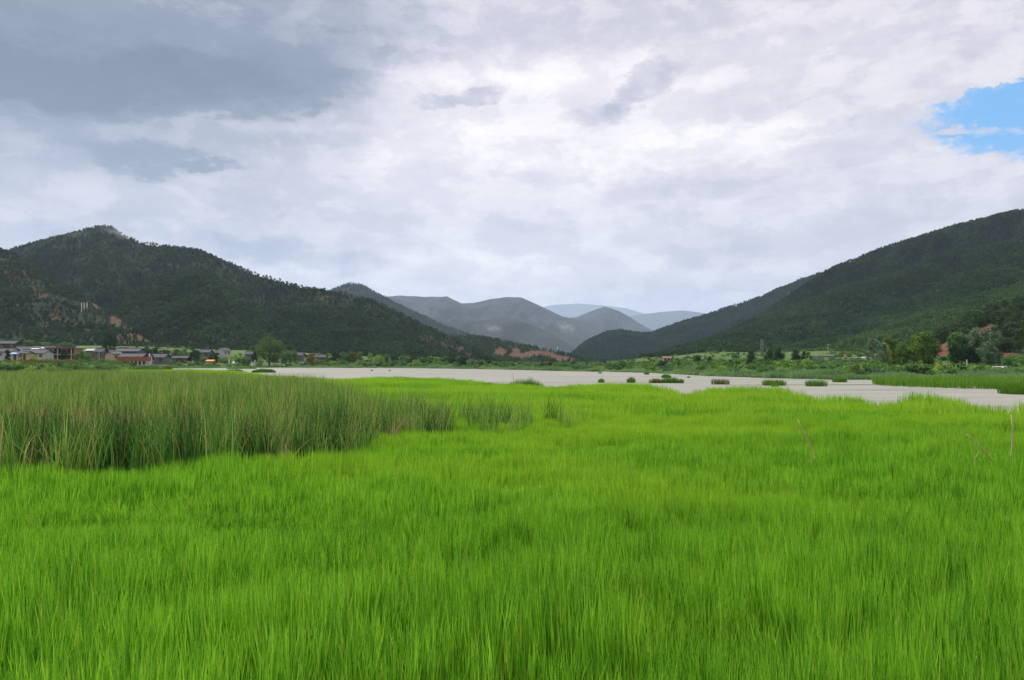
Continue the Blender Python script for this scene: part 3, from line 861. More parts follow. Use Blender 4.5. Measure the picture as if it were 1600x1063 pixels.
# ---- prominent single trees of the left shore
T = by_px
T('village_tree', 'round', 'dark', 171, 553, 515, 27, 335, 'tall dark round tree standing above the grey village roofs', 'tree', var=1)
T('shore_tree', 'round', 'olive', 421, 571, 523, 41, 325, 'big olive crowned tree standing alone on the left lake shore', 'tree', var=2)
T('shore_tree', 'oval', 'dark', 399, 571, 547, 12, 330, 'slim dark tree touching the left side of the big olive tree', 'tree', var=3)
T('shore_tree', 'round', 'mid', 447, 571, 547, 22, 322, 'pale green bushy tree touching the right side of the big olive tree', 'tree', var=4)
T('shore_tree', 'oval', 'rust', 486, 570, 552, 15, 318, 'yellow and rust coloured small tree on the left shore', 'tree', var=5)
T('shore_tree', 'oval', 'fresh', 407, 571, 557, 9, 312, 'small pale conical tree in front of the big olive tree', 'tree', var=6)
# ---- trees between the village houses
GV = 'trees among the village houses'
LV = 'green tree among the grey roofed village houses'
for i, (px, top, w, Y, k, mt) in enumerate([(192, 546, 14, 350, 'round', 'dark'), (204, 545, 9, 360, 'round', 'dark'), (229, 541, 17, 330, 'round', 'dark'), (243, 541, 18, 325, 'round', 'dark'), (258, 545, 14, 330, 'round', 'dark'),
                                          (276, 544, 18, 325, 'round', 'mid'), (290, 547, 14, 325, 'round', 'mid'), (304, 545, 20, 322, 'round', 'dark'), (318, 557, 15, 318, 'round', 'mid'), (335, 550, 20, 320, 'round', 'dark'),
                                          (352, 556, 16, 318, 'round', 'fresh'), (371, 554, 22, 328, 'round', 'fresh'), (384, 557, 16, 326, 'round', 'mid'), (100, 544, 12, 255, 'round', 'dark'), (37, 548, 11, 250, 'round', 'olive'),
                                          (130, 547, 16, 262, 'round', 'mid'), (138, 552, 14, 240, 'round', 'mid'), (54, 552, 14, 245, 'shrub', 'yellow'), (152, 545, 10, 330, 'oval', 'dark'), (118, 548, 10, 262, 'shrub', 'olive'),
                                          (12, 546, 9, 258, 'oval', 'dark'), (28, 538, 14, 330, 'round', 'mid'), (5, 528, 18, 380, 'round', 'mid'), (22, 527, 16, 390, 'round', 'mid'), (45, 530, 18, 390, 'round', 'mid'), (70, 534, 18, 380, 'round', 'mid'),
                                          (100, 533, 18, 370, 'round', 'mid'), (112, 536, 12, 372, 'round', 'grey'), (62, 538, 8, 330, 'oval', 'dark'), (57, 545, 9, 272, 'oval', 'dark'), (428, 549, 10, 340, 'oval', 'mid'), (460, 547, 12, 350, 'oval', 'mid')]):
    T('village_tree', k, mt, px, 560, top, w, Y, LV, 'tree', GV, var=i % 4, small=True)
# ---- belt of trees along the far shore, middle
GB = 'trees along the far shore'
rb = random.Random(5)
far = [(524, 549, 18, 'oval', 'dark'), (536, 551, 16, 'oval', 'mid'), (546, 549, 12, 'oval', 'olive'), (553, 550, 13, 'oval', 'rust'), (562, 549, 12, 'oval', 'mid'), (579, 552, 8, 'poplar', 'fresh'), (592, 553, 18, 'round', 'fresh'),
       (604, 553, 14, 'oval', 'mid'), (618, 553, 18, 'round', 'dark'), (632, 555, 20, 'round', 'mid'), (646, 556, 16, 'round', 'dark'), (660, 558, 14, 'oval', 'mid'), (672, 556, 16, 'oval', 'mid'), (682, 558, 14, 'oval', 'fresh'), (694, 556, 14, 'oval', 'mid'),
       (706, 558, 14, 'oval', 'dark'), (716, 557, 12, 'poplar', 'mid'), (726, 558, 16, 'oval', 'dark'), (738, 560, 18, 'round', 'grey'), (752, 562, 14, 'oval', 'mid'), (764, 563, 14, 'oval', 'dark'), (776, 565, 14, 'oval', 'mid'), (788, 566, 12, 'round', 'dark'),
       (800, 565, 12, 'oval', 'mid'), (812, 567, 12, 'round', 'dark'), (824, 567, 12, 'round', 'mid'), (836, 566, 12, 'round', 'grey'), (848, 567, 12, 'round', 'dark'), (858, 566, 14, 'oval', 'dark'), (870, 568, 14, 'round', 'dark'),
       (884, 568, 12, 'round', 'grey'), (896, 566, 14, 'round', 'dark'), (908, 567, 14, 'round', 'grey'), (922, 568, 14, 'round', 'dark'), (936, 567, 14, 'round', 'dark'), (512, 556, 10, 'round', 'mid')]
for i, (px, top, w, k, mt) in enumerate(far):
    Y = float(shore(px)) + 22 + rb.uniform(-6, 14)
    T('far_shore_tree', k, mt, px, 574, top, w, Y, 'green tree in the belt along the far lake shore', 'tree', GB, var=i % 4, small=True)
for i in range(58):
    px = 498 + i * 7.8 + rb.uniform(-3, 3)
    Y = float(shore(px)) + 9 + rb.uniform(0, 6)
    base = HORIZON + (CAM_Z) * F / Y
    h = rb.uniform(8, 15) * (1 if px < 700 else .7)
    T('shore_shrub', 'shrub', rb.choice(['mid', 'mid', 'fresh', 'fresh', 'grey', 'mid', 'olive', 'yellow' if px < 800 else 'grey']), px, base, base - h, h * rb.uniform(1.1, 1.7), Y,
      'low green shrub at the water line of the far shore', 'shrub', 'shrubs along the far shore', var=i % 4, small=True)
# ---- right shore, far to near
GR = 'dark round trees before the right slope'
for i, (px, top, w) in enumerate([(1063, 561, 10), (1090, 557, 17), (1109, 557, 10), (1137, 563, 11), (1150, 556, 15)]):
    T('dark_tree', 'cone', 'dark', px, 572, top, w, 290, 'small dark round tree before the foot of the right slope', 'tree', GR, var=i % 3, small=True)
for i, (px, top, w, lb) in enumerate([(1174, 547, 20, 'dark dense tree standing alone, left of the dark pair on the right shore'), (1202, 546, 18, 'left and slimmer tree of the dark touching pair on the right shore'),
                                     (1217, 543, 21, 'right and broader tree of the dark touching pair on the right shore'), (1243, 546, 19, 'dark pointed tree just left of the green terrace field'),
                                     (1256, 549, 13, 'slim dark tree leaning against the pointed one by the terrace field')]):
    T('dark_tree', 'cone', 'dark', px, 572, top, w, 235, lb, 'tree', GR, var=i % 3)
T('thin_tree', 'poplar', 'olive', 1263, 572, 551, 12, 228, 'thin olive tree left of the grey compound roofs', 'tree', var=2)
for i in range(64):
    px = 950 + i * 6.6 + rb.uniform(-4, 4)
    lvl = rb.random()
    Y = float(shore(px)) + 14 + lvl * 90
    X, Yq, z = land_at(px, Y)
    base = HORIZON - F * (z - CAM_Z) / Y
    h = rb.uniform(1.4, 3.0) / Y * F
    T('bank_shrub', 'shrub' if lvl < .7 else 'round', rb.choice(['mid', 'fresh', 'grey', 'mid', 'dark', 'olive', 'grey']), px, base, base - h, h * rb.uniform(1.0, 1.6), Y, 'green shrub on the low right bank before the hill', 'shrub',
      'shrubs on the right bank', var=i % 4, small=True)
for i, (px, top, w, mt) in enumerate([(1158, 571, 24, 'yellow'), (1176, 570, 22, 'fresh'), (1192, 571, 20, 'yellow'), (1210, 567, 26, 'olive'), (1226, 566, 26, 'fresh'), (1240, 567, 20, 'olive'), (1256, 566, 22, 'yellow'), (1275, 567, 22, 'fresh'), (1292, 568, 22, 'fresh'),
                                      (1310, 566, 18, 'rust'), (1325, 566, 24, 'fresh'), (1342, 563, 22, 'olive'), (1356, 566, 16, 'mid')]):
    Y = float(shore(px)) + 30
    T('bright_shrub', 'shrub', mt, px, 586, top, w, Y, 'large pale green shrub in the row before the dark trees on the right', 'shrub', 'pale shrubs on the right bank', var=i % 4)
for i in range(46):
    px = 1000 + i * 13.5 + rb.uniform(-6, 6)
    if 1355 < px < 1495: continue
    Y = float(shore(px)) + 4 + rb.random() * 20
    X, Yq, z = land_at(px, Y)
    base = HORIZON - F * (z - CAM_Z) / Y
    h = rb.uniform(.9, 1.9) / Y * F
    T('bank_shrub', 'shrub', rb.choice(['mid', 'fresh', 'grey', 'grey', 'mid', 'dark']), px, base, base - h, h * rb.uniform(1.1, 2.0), Y, 'green shrub on the low right bank before the hill', 'shrub', 'shrubs on the right bank', var=i % 4, small=True)
# shrubs before the village
for i in range(52):
    px = -20 + i * 5.6 + rb.uniform(-3, 3); Y = rb.uniform(205, 244)
    X, Yq, z = land_at(px, Y)
    base = HORIZON - F * (z - CAM_Z) / Y
    h = rb.uniform(1.0, 2.7) / Y * F
    T('village_shrub', 'shrub', rb.choice(['mid', 'olive', 'grey', 'dark', 'mid', 'rust']), px, base, base - h, h * rb.uniform(1.1, 1.9), Y, 'low shrub in the belt between the reeds and the village', 'shrub', 'shrubs before the village', var=i % 4, small=True)
# big group of trees at the right
T('grey_poplar', 'poplar', 'grey', 1364, 588, 532, 24, 168, 'loose grey green poplar at the left end of the big right tree group', 'tree', var=1)
T('grey_poplar', 'poplar', 'grey', 1378, 588, 538, 18, 150, 'thin twiggy poplar beside the yellowish tree in the right group', 'tree', var=2)
T('broad_tree', 'oval', 'olive', 1391, 588, 527, 28, 172, 'olive tree with a high rounded top left of the yellowish one', 'tree', var=1)
T('broad_tree', 'oval', 'yellow', 1387, 588, 540, 14, 150, 'small yellowish upright tree in front of the olive tree', 'tree', var=2)
T('broad_tree', 'oval', 'olive', 1411, 589, 536, 24, 152, 'olive tree in the middle of the right tree group', 'tree', var=3)
T('broad_tree', 'oval', 'olive', 1427, 589, 523, 26, 165, 'olive tree rising just behind the biggest tree of the right group', 'tree', var=4)
T('broad_tree', 'oval', 'olive', 1443, 590, 519, 44, 150, 'biggest full crowned tree of the right group, dark at its foot', 'tree', var=5)
T('slip_tree', 'poplar', 'mid', 1494, 588, 520, 30, 175, 'tall dark green tree right of the red soil slip', 'tree', var=3)
T('slip_tree', 'oval', 'dark', 1502, 588, 527, 34, 165, 'dark full tree behind the concrete post by the red slip', 'tree', var=6)
T('slip_tree', 'poplar', 'grey', 1520, 588, 515, 26, 178, 'tall grey green tree with two tops beside the red slip', 'tree', var=4)
T('slip_tree', 'oval', 'dark', 1528, 588, 530, 30, 165, 'dark tree left of the tall grey crown', 'tree', var=7)
T('slip_tree', 'poplar', 'grey', 1548, 588, 516, 34, 160, 'tall grey leaved poplar above the white van', 'tree', var=5)
T('slip_tree', 'oval', 'grey', 1545, 588, 540, 26, 158, 'grey green tree low in front of the tall grey poplar', 'tree', var=2)
T('orange_tree', 'oval', 'rust', 1496, 588, 560, 14, 180, 'small rusty orange tree below the red soil slip', 'tree', var=3)
for i, (px, top, w, mt, lb) in enumerate([(1377, 566, 28, 'yellow', 'yellow green round bush under the thin twiggy poplar'), (1402, 569, 24, 'fresh', 'pale green bush between two yellow ones below the right group'),
                                          (1424, 567, 18, 'mid', 'slim green bush below the olive trees of the right group'), (1447, 568, 24, 'olive', 'olive bush touching the brightest yellow bush'),
                                          (1470, 566, 34, 'yellow', 'brightest yellow green round bush below the red slip')]):
    T('round_bush', 'shrub', mt, px, 592, top, w, 118, lb, 'bush', None, var=i % 4)
T('round_bush', 'shrub', 'olive', 1516, 592, 575, 46, 112, 'wide low olive bush in front of the concrete post', 'bush', var=2)
T('broad_tree', 'round', 'mid', 1578, 590, 556, 26, 125, 'small fresh green tree right of the white van', 'tree', var=6)
T('broad_tree', 'round', 'mid', 1600, 590, 555, 34, 122, 'green tree cut by the right edge of the picture', 'tree', var=7)
for i, (px, Y) in enumerate([(1625, 120), (1660, 118), (1710, 120), (1780, 116), (-60, 260), (-140, 260), (-220, 258), (1850, 120)]):
    X, Y, z = land_at(px, Y)
    plant('outer_tree', 'round', 'mid', (X, Y, z), rb.uniform(3.5, 5), 1.1, 'green tree farther along the same shore', 'tree', 'trees farther along the shore', i % 4, i, True)

# ---- trees of the near right foothill, single things
def on_hill(h, u, v):
    i, j = int(v), int(u); fv, fu = v - i, u - j
    b2 = lambda A: (A[i, j] * (1 - fu) + A[i, j + 1] * fu) * (1 - fv) + (A[i + 1, j] * (1 - fu) + A[i + 1, j + 1] * fu) * fv
    return float(b2(h['X'])), float(b2(h['Y'])), float(b2(h['Z'])), float(b2(h['soil']))


h = HILLS['right_foothill']; rf = np.random.default_rng(77)
cnt = 0; tries = 0
W_ = h['X'].shape[1]
while cnt < 230 and tries < 5000:
    tries += 1
    px = rf.uniform(1395, 1660); u = np.interp(px, h['pxs'], np.arange(W_))
    v = rf.uniform(1, h['nv_front'] - 1)
    x, y, z, so = on_hill(h, min(u, W_ - 2.01), v)
    if z < 1.5 or so > .42 or rf.uniform() > (y / 330) * .7 + (z / 40): continue
    hh = rf.uniform(4.0, 7.0)
    k = rf.choice(['cone', 'round', 'oval', 'cone', 'shrub']); hh *= .55 if k == 'shrub' else 1
    plant('foothill_tree', k, 'foot', (x, y, z - .2), hh, rf.uniform(.9, 1.3), 'dark green tree in the wood on the near right foothill', 'tree', 'trees on the near right foothill', cnt % 4, rf.uniform(0, 6), True)
    cnt += 1

# ---- trees standing out on the skylines
def skyline(hname, pxl, label, group, hlo, hhi, seed, kind='pine'):
    h = HILLS[hname]; r = np.random.default_rng(seed)
    for i, px in enumerate(pxl):
        u = np.interp(px, h['pxs'], np.arange(len(h['pxs'])))
        Y = float(np.interp(px, h['pxs'], h['Yc'])); z = float(np.interp(px, h['pxs'], h['zc']))
        X = (px - 800) / F * Y
        plant('skyline_pine', kind, 'dark', (X, Y, z - .6), r.uniform(hlo, hhi), r.uniform(.8, 1.25), label, 'tree', group, i % 4, r.uniform(0, 6), True)


rs = np.random.default_rng(8)
pl = np.concatenate([[232, 236, 241, 247, 252, 256, 261, 268, 285, 289, 292, 296, 301, 306, 312, 316, 321, 327, 331, 335, 338, 343, 349, 357, 361, 369, 375, 380, 386, 391, 397, 402, 410, 415, 421, 428, 436, 441, 447, 455, 461, 470, 478, 489, 506],
                     rs.uniform(20, 230, 22), rs.uniform(510, 740, 34)])
skyline('left_mountain', pl, 'small dark pine standing out on the skyline of the left mountain', 'skyline pines of the left mountain', 3.4, 6.0, 1)
pr = np.concatenate([rs.uniform(1345, 1605, 90), rs.uniform(1200, 1345, 35), rs.uniform(1605, 1700, 15)])
skyline('right_mountain', pr, 'small dark pine standing out on the skyline of the right mountain', 'skyline pines of the right mountain', 4.0, 6.6, 2)

# ---- nondescript undergrowth on the low banks
ru = np.random.default_rng(12)
n = 5200
px = ru.uniform(-250, 1900, n)
q = ru.uniform(0, 1, n)
Y = shore(px) + 5 + q ** 1.6 * np.clip(lerp_tab(LAND, px, 4) - shore(px), 60, 420)
X = (px - 800) / F * Y; Z = land_z(px, Y)
PYs = py_of(Y, Z)
fld = np.zeros(n)
for (cx, cy, wx, wy, ti) in [(380, 551, 60, 3.5, 0.06), (345, 545, 45, 2.5, 0.05), (140, 543, 45, 4, 0.0), (215, 549, 30, 3, 0.05), (470, 549, 25, 4, -.02), (505, 548, 20, 5, 0), (1265, 550, 36, 6, -0.15)]:
    fld = np.maximum(fld, bl(px, PYs, cx, cy, wx, wy, ti))
keep = (fld < .35) & (fbm(X / 30, Y / 30, 3, 14) > .38) & ~((px < 262) & (Y > 236) & (Y < 330) & (PYs > 548))
X, Y, Z, px = X[keep], Y[keep], Z[keep], px[keep]; n = len(X)
V_SH = [crown_mesh('undergrowth_shrub', lobes_shrub(ru, 9), 420, .07, ru, M[mt]) for mt in ('mid', 'grey', 'mid', 'fresh', 'olive', 'dark')]
hh = ru.uniform(.8, 2.4, n)
gn_scatter('undergrowth', np.stack([X, Y, Z - .1], 1), np.stack([X * 0, X * 0, ru.uniform(0, 6.28, n)], 1), np.stack([hh * 1.1, hh * 1.1, hh], 1), ru.integers(0, 6, n), V_SH,
           'tangled green undergrowth covering the low banks around the lake', 'undergrowth')

# ------------------------------------------------------------------ the bright meadow standing in shallow water
EDGE = [(-700, 120), (100, 130), (200, 180), (300, 185), (360, 165), (390, 130), (415, 105), (470, 86), (520, 79), (600, 86), (700, 79), (780, 62), (870, 55), (940, 58), (1000, 55), (1040, 50), (1060, 42), (1085, 44), (1120, 48), (1180, 46), (1245, 42), (1272, 34.5), (1320, 36.5),
        (1350, 34.5), (1390, 32), (1440, 35.5), (1490, 33), (1505, 30), (1535, 27.5), (1600, 28), (1700, 28), (2000, 27), (3000, 27)]


def edge(px): return lerp_tab(EDGE, px)


RF = [(-900, 11.8), (-300, 11.8), (0, 12.6), (200, 13.0), (350, 13.5), (480, 14.2), (530, 14.6), (560, 16), (600, 18.4), (640, 19), (700, 19.2), (710, 20.4), (930, 21.5)]
RBK = [(-900, 62), (200, 62), (300, 56), (380, 46), (450, 38), (510, 31), (560, 27), (600, 25.5), (690, 23.5), (720, 23.5), (860, 25), (930, 25)]


def reed_w(X, Y):
    """1 inside the reed bed, thinning to 0 past its right hand end."""
    px = px_of(X, Y)
    j = (fbm(X / 1.6, Y / 1.6, 3, 61) - .5) * 2.6
    inside = (Y > lerp_tab(RF, px) + j * .55) & (Y < lerp_tab(RBK, px) + j * 3)
    dens = np.where(px < 565, 1.0, np.where(px < 700, .62, np.where(px < 715, .1, np.clip(.62 - (px - 715) / 380, 0.06, .62))))
    dens = dens * np.where(px > 715, np.clip((fbm(X / 1.1, Y / 2.2, 2, 66) - .28) * 4, 0.1, 1.3), 1)
    return np.where(inside & (px < 930), np.clip(dens, 0, 1), 0)


def ring_points(y0, y1, sp, tanlim, seed, jit=.5):
    r = np.random.default_rng(seed)
    ys = np.arange(y0, y1, sp); out = []
    for y in ys:
        xs = np.arange(-tanlim * y - 2.0, tanlim * y + 2.0, sp) + r.uniform(0, sp)
        out.append(np.stack([xs, np.full(len(xs), y)], 1))
    P = np.concatenate(out); P += r.uniform(-jit, jit, P.shape) * sp
    return P, r


def hgt(X, Y):
    a = fbm(X / 1.7, Y / 1.0, 3, 71); b_ = fbm(X / 7.0, Y / 3.2, 3, 72)
    c_ = fbm(X / .55, Y / .55, 2, 70)
    return .72 + .62 * (a - .5) + .66 * (b_ - .5) + .36 * (c_ - .5)


M['grass'] = leaf_mat('meadow_grass', (0.03, 0.15, 0.008), (0.17, 0.43, 0.022), (0.35, 0.63, 0.045), trans=.38, odd=(0.55, 0.46, 0.09), odd_at=.993, wscale=.55, wamt=.5,
                      yfar=(4.0, 22.0), patch=((0.38, 0.57, 0.035), .14, .42, .66, .6), spec=.12, rough=.6)
M['sedge'] = leaf_mat('sedge_blade', (0.045, 0.13, 0.012), (0.09, 0.235, 0.018), (0.17, 0.33, 0.03), trans=.35, odd=(0.3, 0.24, 0.07), odd_at=.97, wscale=.4, wamt=.3)
M['sedge_dry'] = leaf_mat('dry_sedge_blade', (0.05, 0.09, 0.015), (0.10, 0.14, 0.03), (0.2, 0.2, 0.06), trans=.3, odd=(0.3, 0.22, 0.09), odd_at=.8, wscale=.4, wamt=.3)
M['reed'] = leaf_mat('reed_blade', (0.035, 0.125, 0.024), (0.15, 0.31, 0.055), (0.42, 0.55, 0.12), trans=.2, odd=(0.48, 0.38, 0.16), odd_at=.97, wscale=.5, wamt=.3, patch=((0.36, 0.42, 0.12), .12, .45, .7, .5))
M['reed_dead'] = leaf_mat('dead_reed_blade', (0.24, 0.155, 0.08), (0.46, 0.34, 0.18), (0.68, 0.56, 0.33), trans=.25, odd=(0.08, 0.15, 0.04), odd_at=.75, wscale=.5, wamt=.3)
M['reed_bank'] = leaf_mat('bank_reed_blade', (0.07, 0.16, 0.055), (0.17, 0.30, 0.11), (0.31, 0.44, 0.18), trans=.3, wscale=.09, wamt=1.3)

# meadow floor
pxs = np.linspace(-700, 2700, 140); vv = np.linspace(0, 1, 30)
Yg = 1.0 + (edge(pxs)[None, :] - 0.6 - 1.0) * vv[:, None]
Xg = (pxs - 800)[None, :] / F * Yg
me = mesh_np('meadow_ground', np.stack([Xg, Yg, np.full_like(Xg, .03)], -1).reshape(-1, 3), grid_faces(140, 30), None, True, M['mud'])
tag(link('meadow_ground', me), 'wet mud under the bright meadow grass', 'ground', kind='structure')


def tuft(name, nb, rad, h, w, segs, mat, seed, lean=(.01, .15), hvar=.2):
    r = np.random.default_rng(seed)
    a = r.uniform(0, 6.28, nb); q = rad * np.sqrt(r.uniform(0, 1, nb))
    return blade_mesh(name, q * np.cos(a), q * np.sin(a), h * (1 + r.uniform(-hvar, hvar * .7, nb)), w * r.uniform(.6, 1.3, nb), r.uniform(*lean, nb), r.uniform(0, 6.28, nb), segs, r, mat)


def meadow(name, y0, y1, sp, tan_, nb, rad, w, segs, label, seed, h=.64):
    P, r = ring_points(y0, y1, sp, tan_, seed)
    X, Y = P[:, 0], P[:, 1]; px = px_of(X, Y)
    k = (Y < edge(px) + (fbm(X / 1.5, Y / 1.5, 2, 73) - .5) * 2.0) & (r.uniform(0, 1, len(X)) > reed_w(X, Y) * 1.5)
    X, Y, px = X[k], Y[k], px[k]; n = len(X)
    hs = hgt(X, Y) * r.uniform(.88, 1.12, n)
    # taller, denser fringe clumps at the water's edge
    for (cx, cy, rr, am) in [((1015 - 800) / F * 54, 54, 3.6, .45), ((1170 - 800) / F * 46, 46, 3.6, .35), ((1225 - 800) / F * 42.5, 42.5, 1.6, .45), ((1330 - 800) / F * 36, 36, 1.5, .25), ((1440 - 800) / F * 35, 35, 1.7, .55),
                             ((1590 - 800) / F * 27.5, 27.5, 2, .25), ((560 - 800) / F * 90, 90, 6, .2)]:
        hs = hs + am * np.exp(-((X - cx) ** 2 + ((Y - cy) * .7) ** 2) / rr ** 2)
    lx = (fbm(X / 4, Y / 2.4, 2, 74) - .5) * .22; ly = (fbm(X / 4 + 50, Y / 2.4, 2, 75) - .5) * .22
    az_ = r.uniform(0, 6.28, n)
    rot = np.stack([ly + r.normal(0, .05, n), lx + r.normal(0, .05, n), az_], 1)
    vs = [tuft('meadow_tuft', nb, rad, h, w, segs, M['grass'], 500 + seed * 10 + i) for i in range(6)]
    return gn_scatter(name, np.stack([X, Y, np.full(n, .0)], 1), rot, np.stack([np.ones(n), np.ones(n), hs], 1), r.integers(0, 6, n), vs, label, 'grass')


meadow('meadow_grass', 1.6, 9.5, .2, 1.0, 66, .12, .0108, 3, 'bright green upright marsh grass filling the foreground', 1)
meadow('meadow_grass', 9.5, 26, .32, .98, 84, .22, .016, 3, 'bright green marsh grass in the middle of the meadow', 2)
meadow('meadow_grass', 26, 195, .75, .98, 96, .65, .034, 2, 'bright green far part of the meadow reaching the lake', 3)

# ------------------------------------------------------------------ the tall reed bed on the left
def reed_tuft(nb, rad, mat, seed, h=1.75, w=.022, dead=False):
    r = np.random.default_rng(seed)
    a = r.uniform(0, 6.28, nb); q = rad * np.sqrt(r.uniform(0, 1, nb))
    hh = h * r.uniform(.62, 1.1, nb) * (.9 if dead else 1)
    ln = np.where(r.uniform(0, 1, nb) < (.3 if dead else .16), r.uniform(.2, .5, nb), r.uniform(.02, .2, nb))
    return blade_mesh('reed_tuft', q * np.cos(a), q * np.sin(a), hh, w * r.uniform(.55, 1.35, nb), ln, r.uniform(0, 6.28, nb), 5, r, mat, curl=2.4)


M['reed_dark'] = leaf_mat('shaded_reed_blade', (0.014, 0.06, 0.015), (0.045, 0.145, 0.03), (0.13, 0.26, 0.055), trans=.15, odd=(0.40, 0.26, 0.10), odd_at=.95, wscale=.5, wamt=.3)  # darker copy of the reed colour; paints the shade on the front rows
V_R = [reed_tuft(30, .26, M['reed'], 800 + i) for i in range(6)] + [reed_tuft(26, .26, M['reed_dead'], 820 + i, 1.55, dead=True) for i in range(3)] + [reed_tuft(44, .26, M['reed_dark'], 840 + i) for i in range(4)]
P, r = ring_points(10, 66, .34, 1.0, 9)
w_ = reed_w(P[:, 0], P[:, 1]); k = r.uniform(0, 1, len(P)) < w_
P = P[k]; X, Y = P[:, 0], P[:, 1]; n = len(P); px = px_of(X, Y)
dn = fbm(X / 2.6, Y / 1.3, 3, 81)
pd = np.clip((dn - .36) * 5, 0.06, .92) * np.where((Y > lerp_tab(RF, px) + 1.3) & (Y < lerp_tab(RF, px) + 7), 1.0, np.where(Y < lerp_tab(RF, px) + 1.3, .12, .3)) * np.where(px > 420, .6, 1) * np.where(px < 560, 1, .35)
idx = np.where(r.uniform(0, 1, n) < pd, r.integers(6, 9, n), r.integers(0, 6, n))
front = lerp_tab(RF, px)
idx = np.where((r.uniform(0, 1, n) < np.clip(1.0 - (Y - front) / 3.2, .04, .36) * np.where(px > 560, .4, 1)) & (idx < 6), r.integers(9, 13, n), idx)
hs = (.92 + .3 * (fbm(X / 2.2, Y / 2.2, 3, 82) - .5)) * np.clip(.82 + (Y - front) * .05, .8, 1.06) * np.where(px > 565, .86, 1) * np.where(px > 700, .9, 1) * np.where((idx > 5) & (idx < 9), .93, 1)
rot = np.stack([r.normal(0, .06, n) + (fbm(X / 3, Y / 3, 2, 83) - .5) * .2, r.normal(0, .06, n) + (fbm(X / 3, Y / 3, 2, 84) - .5) * .25, r.uniform(0, 6.28, n)], 1)
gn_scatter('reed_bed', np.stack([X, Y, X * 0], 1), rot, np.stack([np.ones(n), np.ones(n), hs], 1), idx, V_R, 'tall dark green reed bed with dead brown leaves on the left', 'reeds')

# ------------------------------------------------------------------ reed fringe along the far and right shores
rk = np.random.default_rng(33)
n = 11000
px = np.concatenate([rk.uniform(-300, 210, 3000), rk.uniform(210, 940, 2500), rk.uniform(940, 2000, 5500)])
s_ = shore(px); dep = np.where(px > 940, np.interp(px, [940, 1100, 1300, 1600, 2000], [4, 12, 17, 22, 22]), np.where(px < 210, 120, 7))
Y = s_ + rk.uniform(-2.0, 1, n) + rk.uniform(0, 1, n) ** 1.2 * dep
X = (px - 800) / F * Y; Z = np.maximum(land_z(px, Y), -.05)
k = fbm(X / 7, Y / 5, 3, 91) > .38; X, Y, Z, px = X[k], Y[k], Z[k], px[k]; n = len(X)


def bank_tuft(seed):
    r = np.random.default_rng(seed); nb = 70
    a = r.uniform(0, 6.28, nb); q = .75 * np.sqrt(r.uniform(0, 1, nb))
    return blade_mesh('bank_reed_tuft', q * np.cos(a), q * np.sin(a), r.uniform(.7, 1.25, nb), .07 * r.uniform(.6, 1.4, nb), r.uniform(.05, .5, nb), r.uniform(0, 6.28, nb), 2, r, M['reed_bank'])


hs = np.where(px < 940, .75, .68) * (.2 + 2.9 * fbm(X / 6, Y / 4, 3, 92) ** 2)
gn_scatter('shore_reeds', np.stack([X, Y, Z], 1), np.stack([rk.normal(0, .1, n), rk.normal(0, .1, n), rk.uniform(0, 6.28, n)], 1), np.stack([np.ones(n) * 1.1, np.ones(n) * 1.1, hs], 1), rk.integers(0, 4, n), [bank_tuft(900 + i) for i in range(4)],
           'pale bluish green reeds fringing the far and right lake shores', 'reeds')

# brown dry reeds below the village
n = 1500
px = rk.uniform(-200, 122, n); Y = rk.uniform(196, 232, n); X = (px - 800) / F * Y; Z = land_z(px, Y)
k = fbm(px / 22, Y / 12, 3, 97) > .42; X, Y, Z = X[k], Y[k], Z[k]; n = len(X)
V_BR = [blade_mesh('brown_reed_tuft', *(lambda a, q: (q * np.cos(a), q * np.sin(a)))(rk.uniform(0, 6.28, 50), .8 * np.sqrt(rk.uniform(0, 1, 50))), rk.uniform(.8, 1.4, 50), .1 * rk.uniform(.6, 1.3, 50), rk.uniform(.05, .4, 50), rk.uniform(0, 6.28, 50), 2, rk, M['rust']) for _ in range(3)]
gn_scatter('brown_reeds', np.stack([X, Y, Z - .1], 1), np.stack([X * 0, X * 0, rk.uniform(0, 6.28, n)], 1), np.stack([np.ones(n), np.ones(n), 1.2 + .8 * fbm(X / 8, Y / 8, 2, 98)], 1), rk.integers(0, 3, n), V_BR, 'brownish dry reeds on the shore below the village houses', 'reeds')

# ------------------------------------------------------------------ sedge clumps standing in the water, one object each
def sedge(name, cx, cy, rx, ry, h, n, mat, label, cat='sedge clump', group=None, w=.03, lean=(.05, .4), dome=.35, z=0.0, outward=True, square=2.0):
    r = np.random.default_rng(int(abs(cx * 31 + cy * 17) * 10) % 99991)
    a = r.uniform(0, 6.28, n); q = np.sqrt(r.uniform(0, 1, n))
    se = (np.abs(np.cos(a)) ** square + np.abs(np.sin(a)) ** square) ** (-1 / square)
    x = rx * q * np.cos(a) * se; y = ry * q * np.sin(a) * se
    lump = .85 + .3 * fbm(x / max(.4, rx * .3) + cx, y / .6 + cy, 2, 7)
    hh = h * (1 - dome * q ** 3) * r.uniform(.72, 1.06, n) * lump
    az_ = np.where(r.uniform(0, 1, n) < .6, np.arctan2(y, x), r.uniform(0, 6.28, n))
    ln = r.uniform(*lean, n) * (.4 + .8 * q)
    me = blade_mesh(name, x, y, hh, w * r.uniform(.6, 1.3, n), ln, az_, 3, r, mat)
    o = link(name, me, None, None, (cx, cy, z - .03))
    return tag(o, label, cat, group)


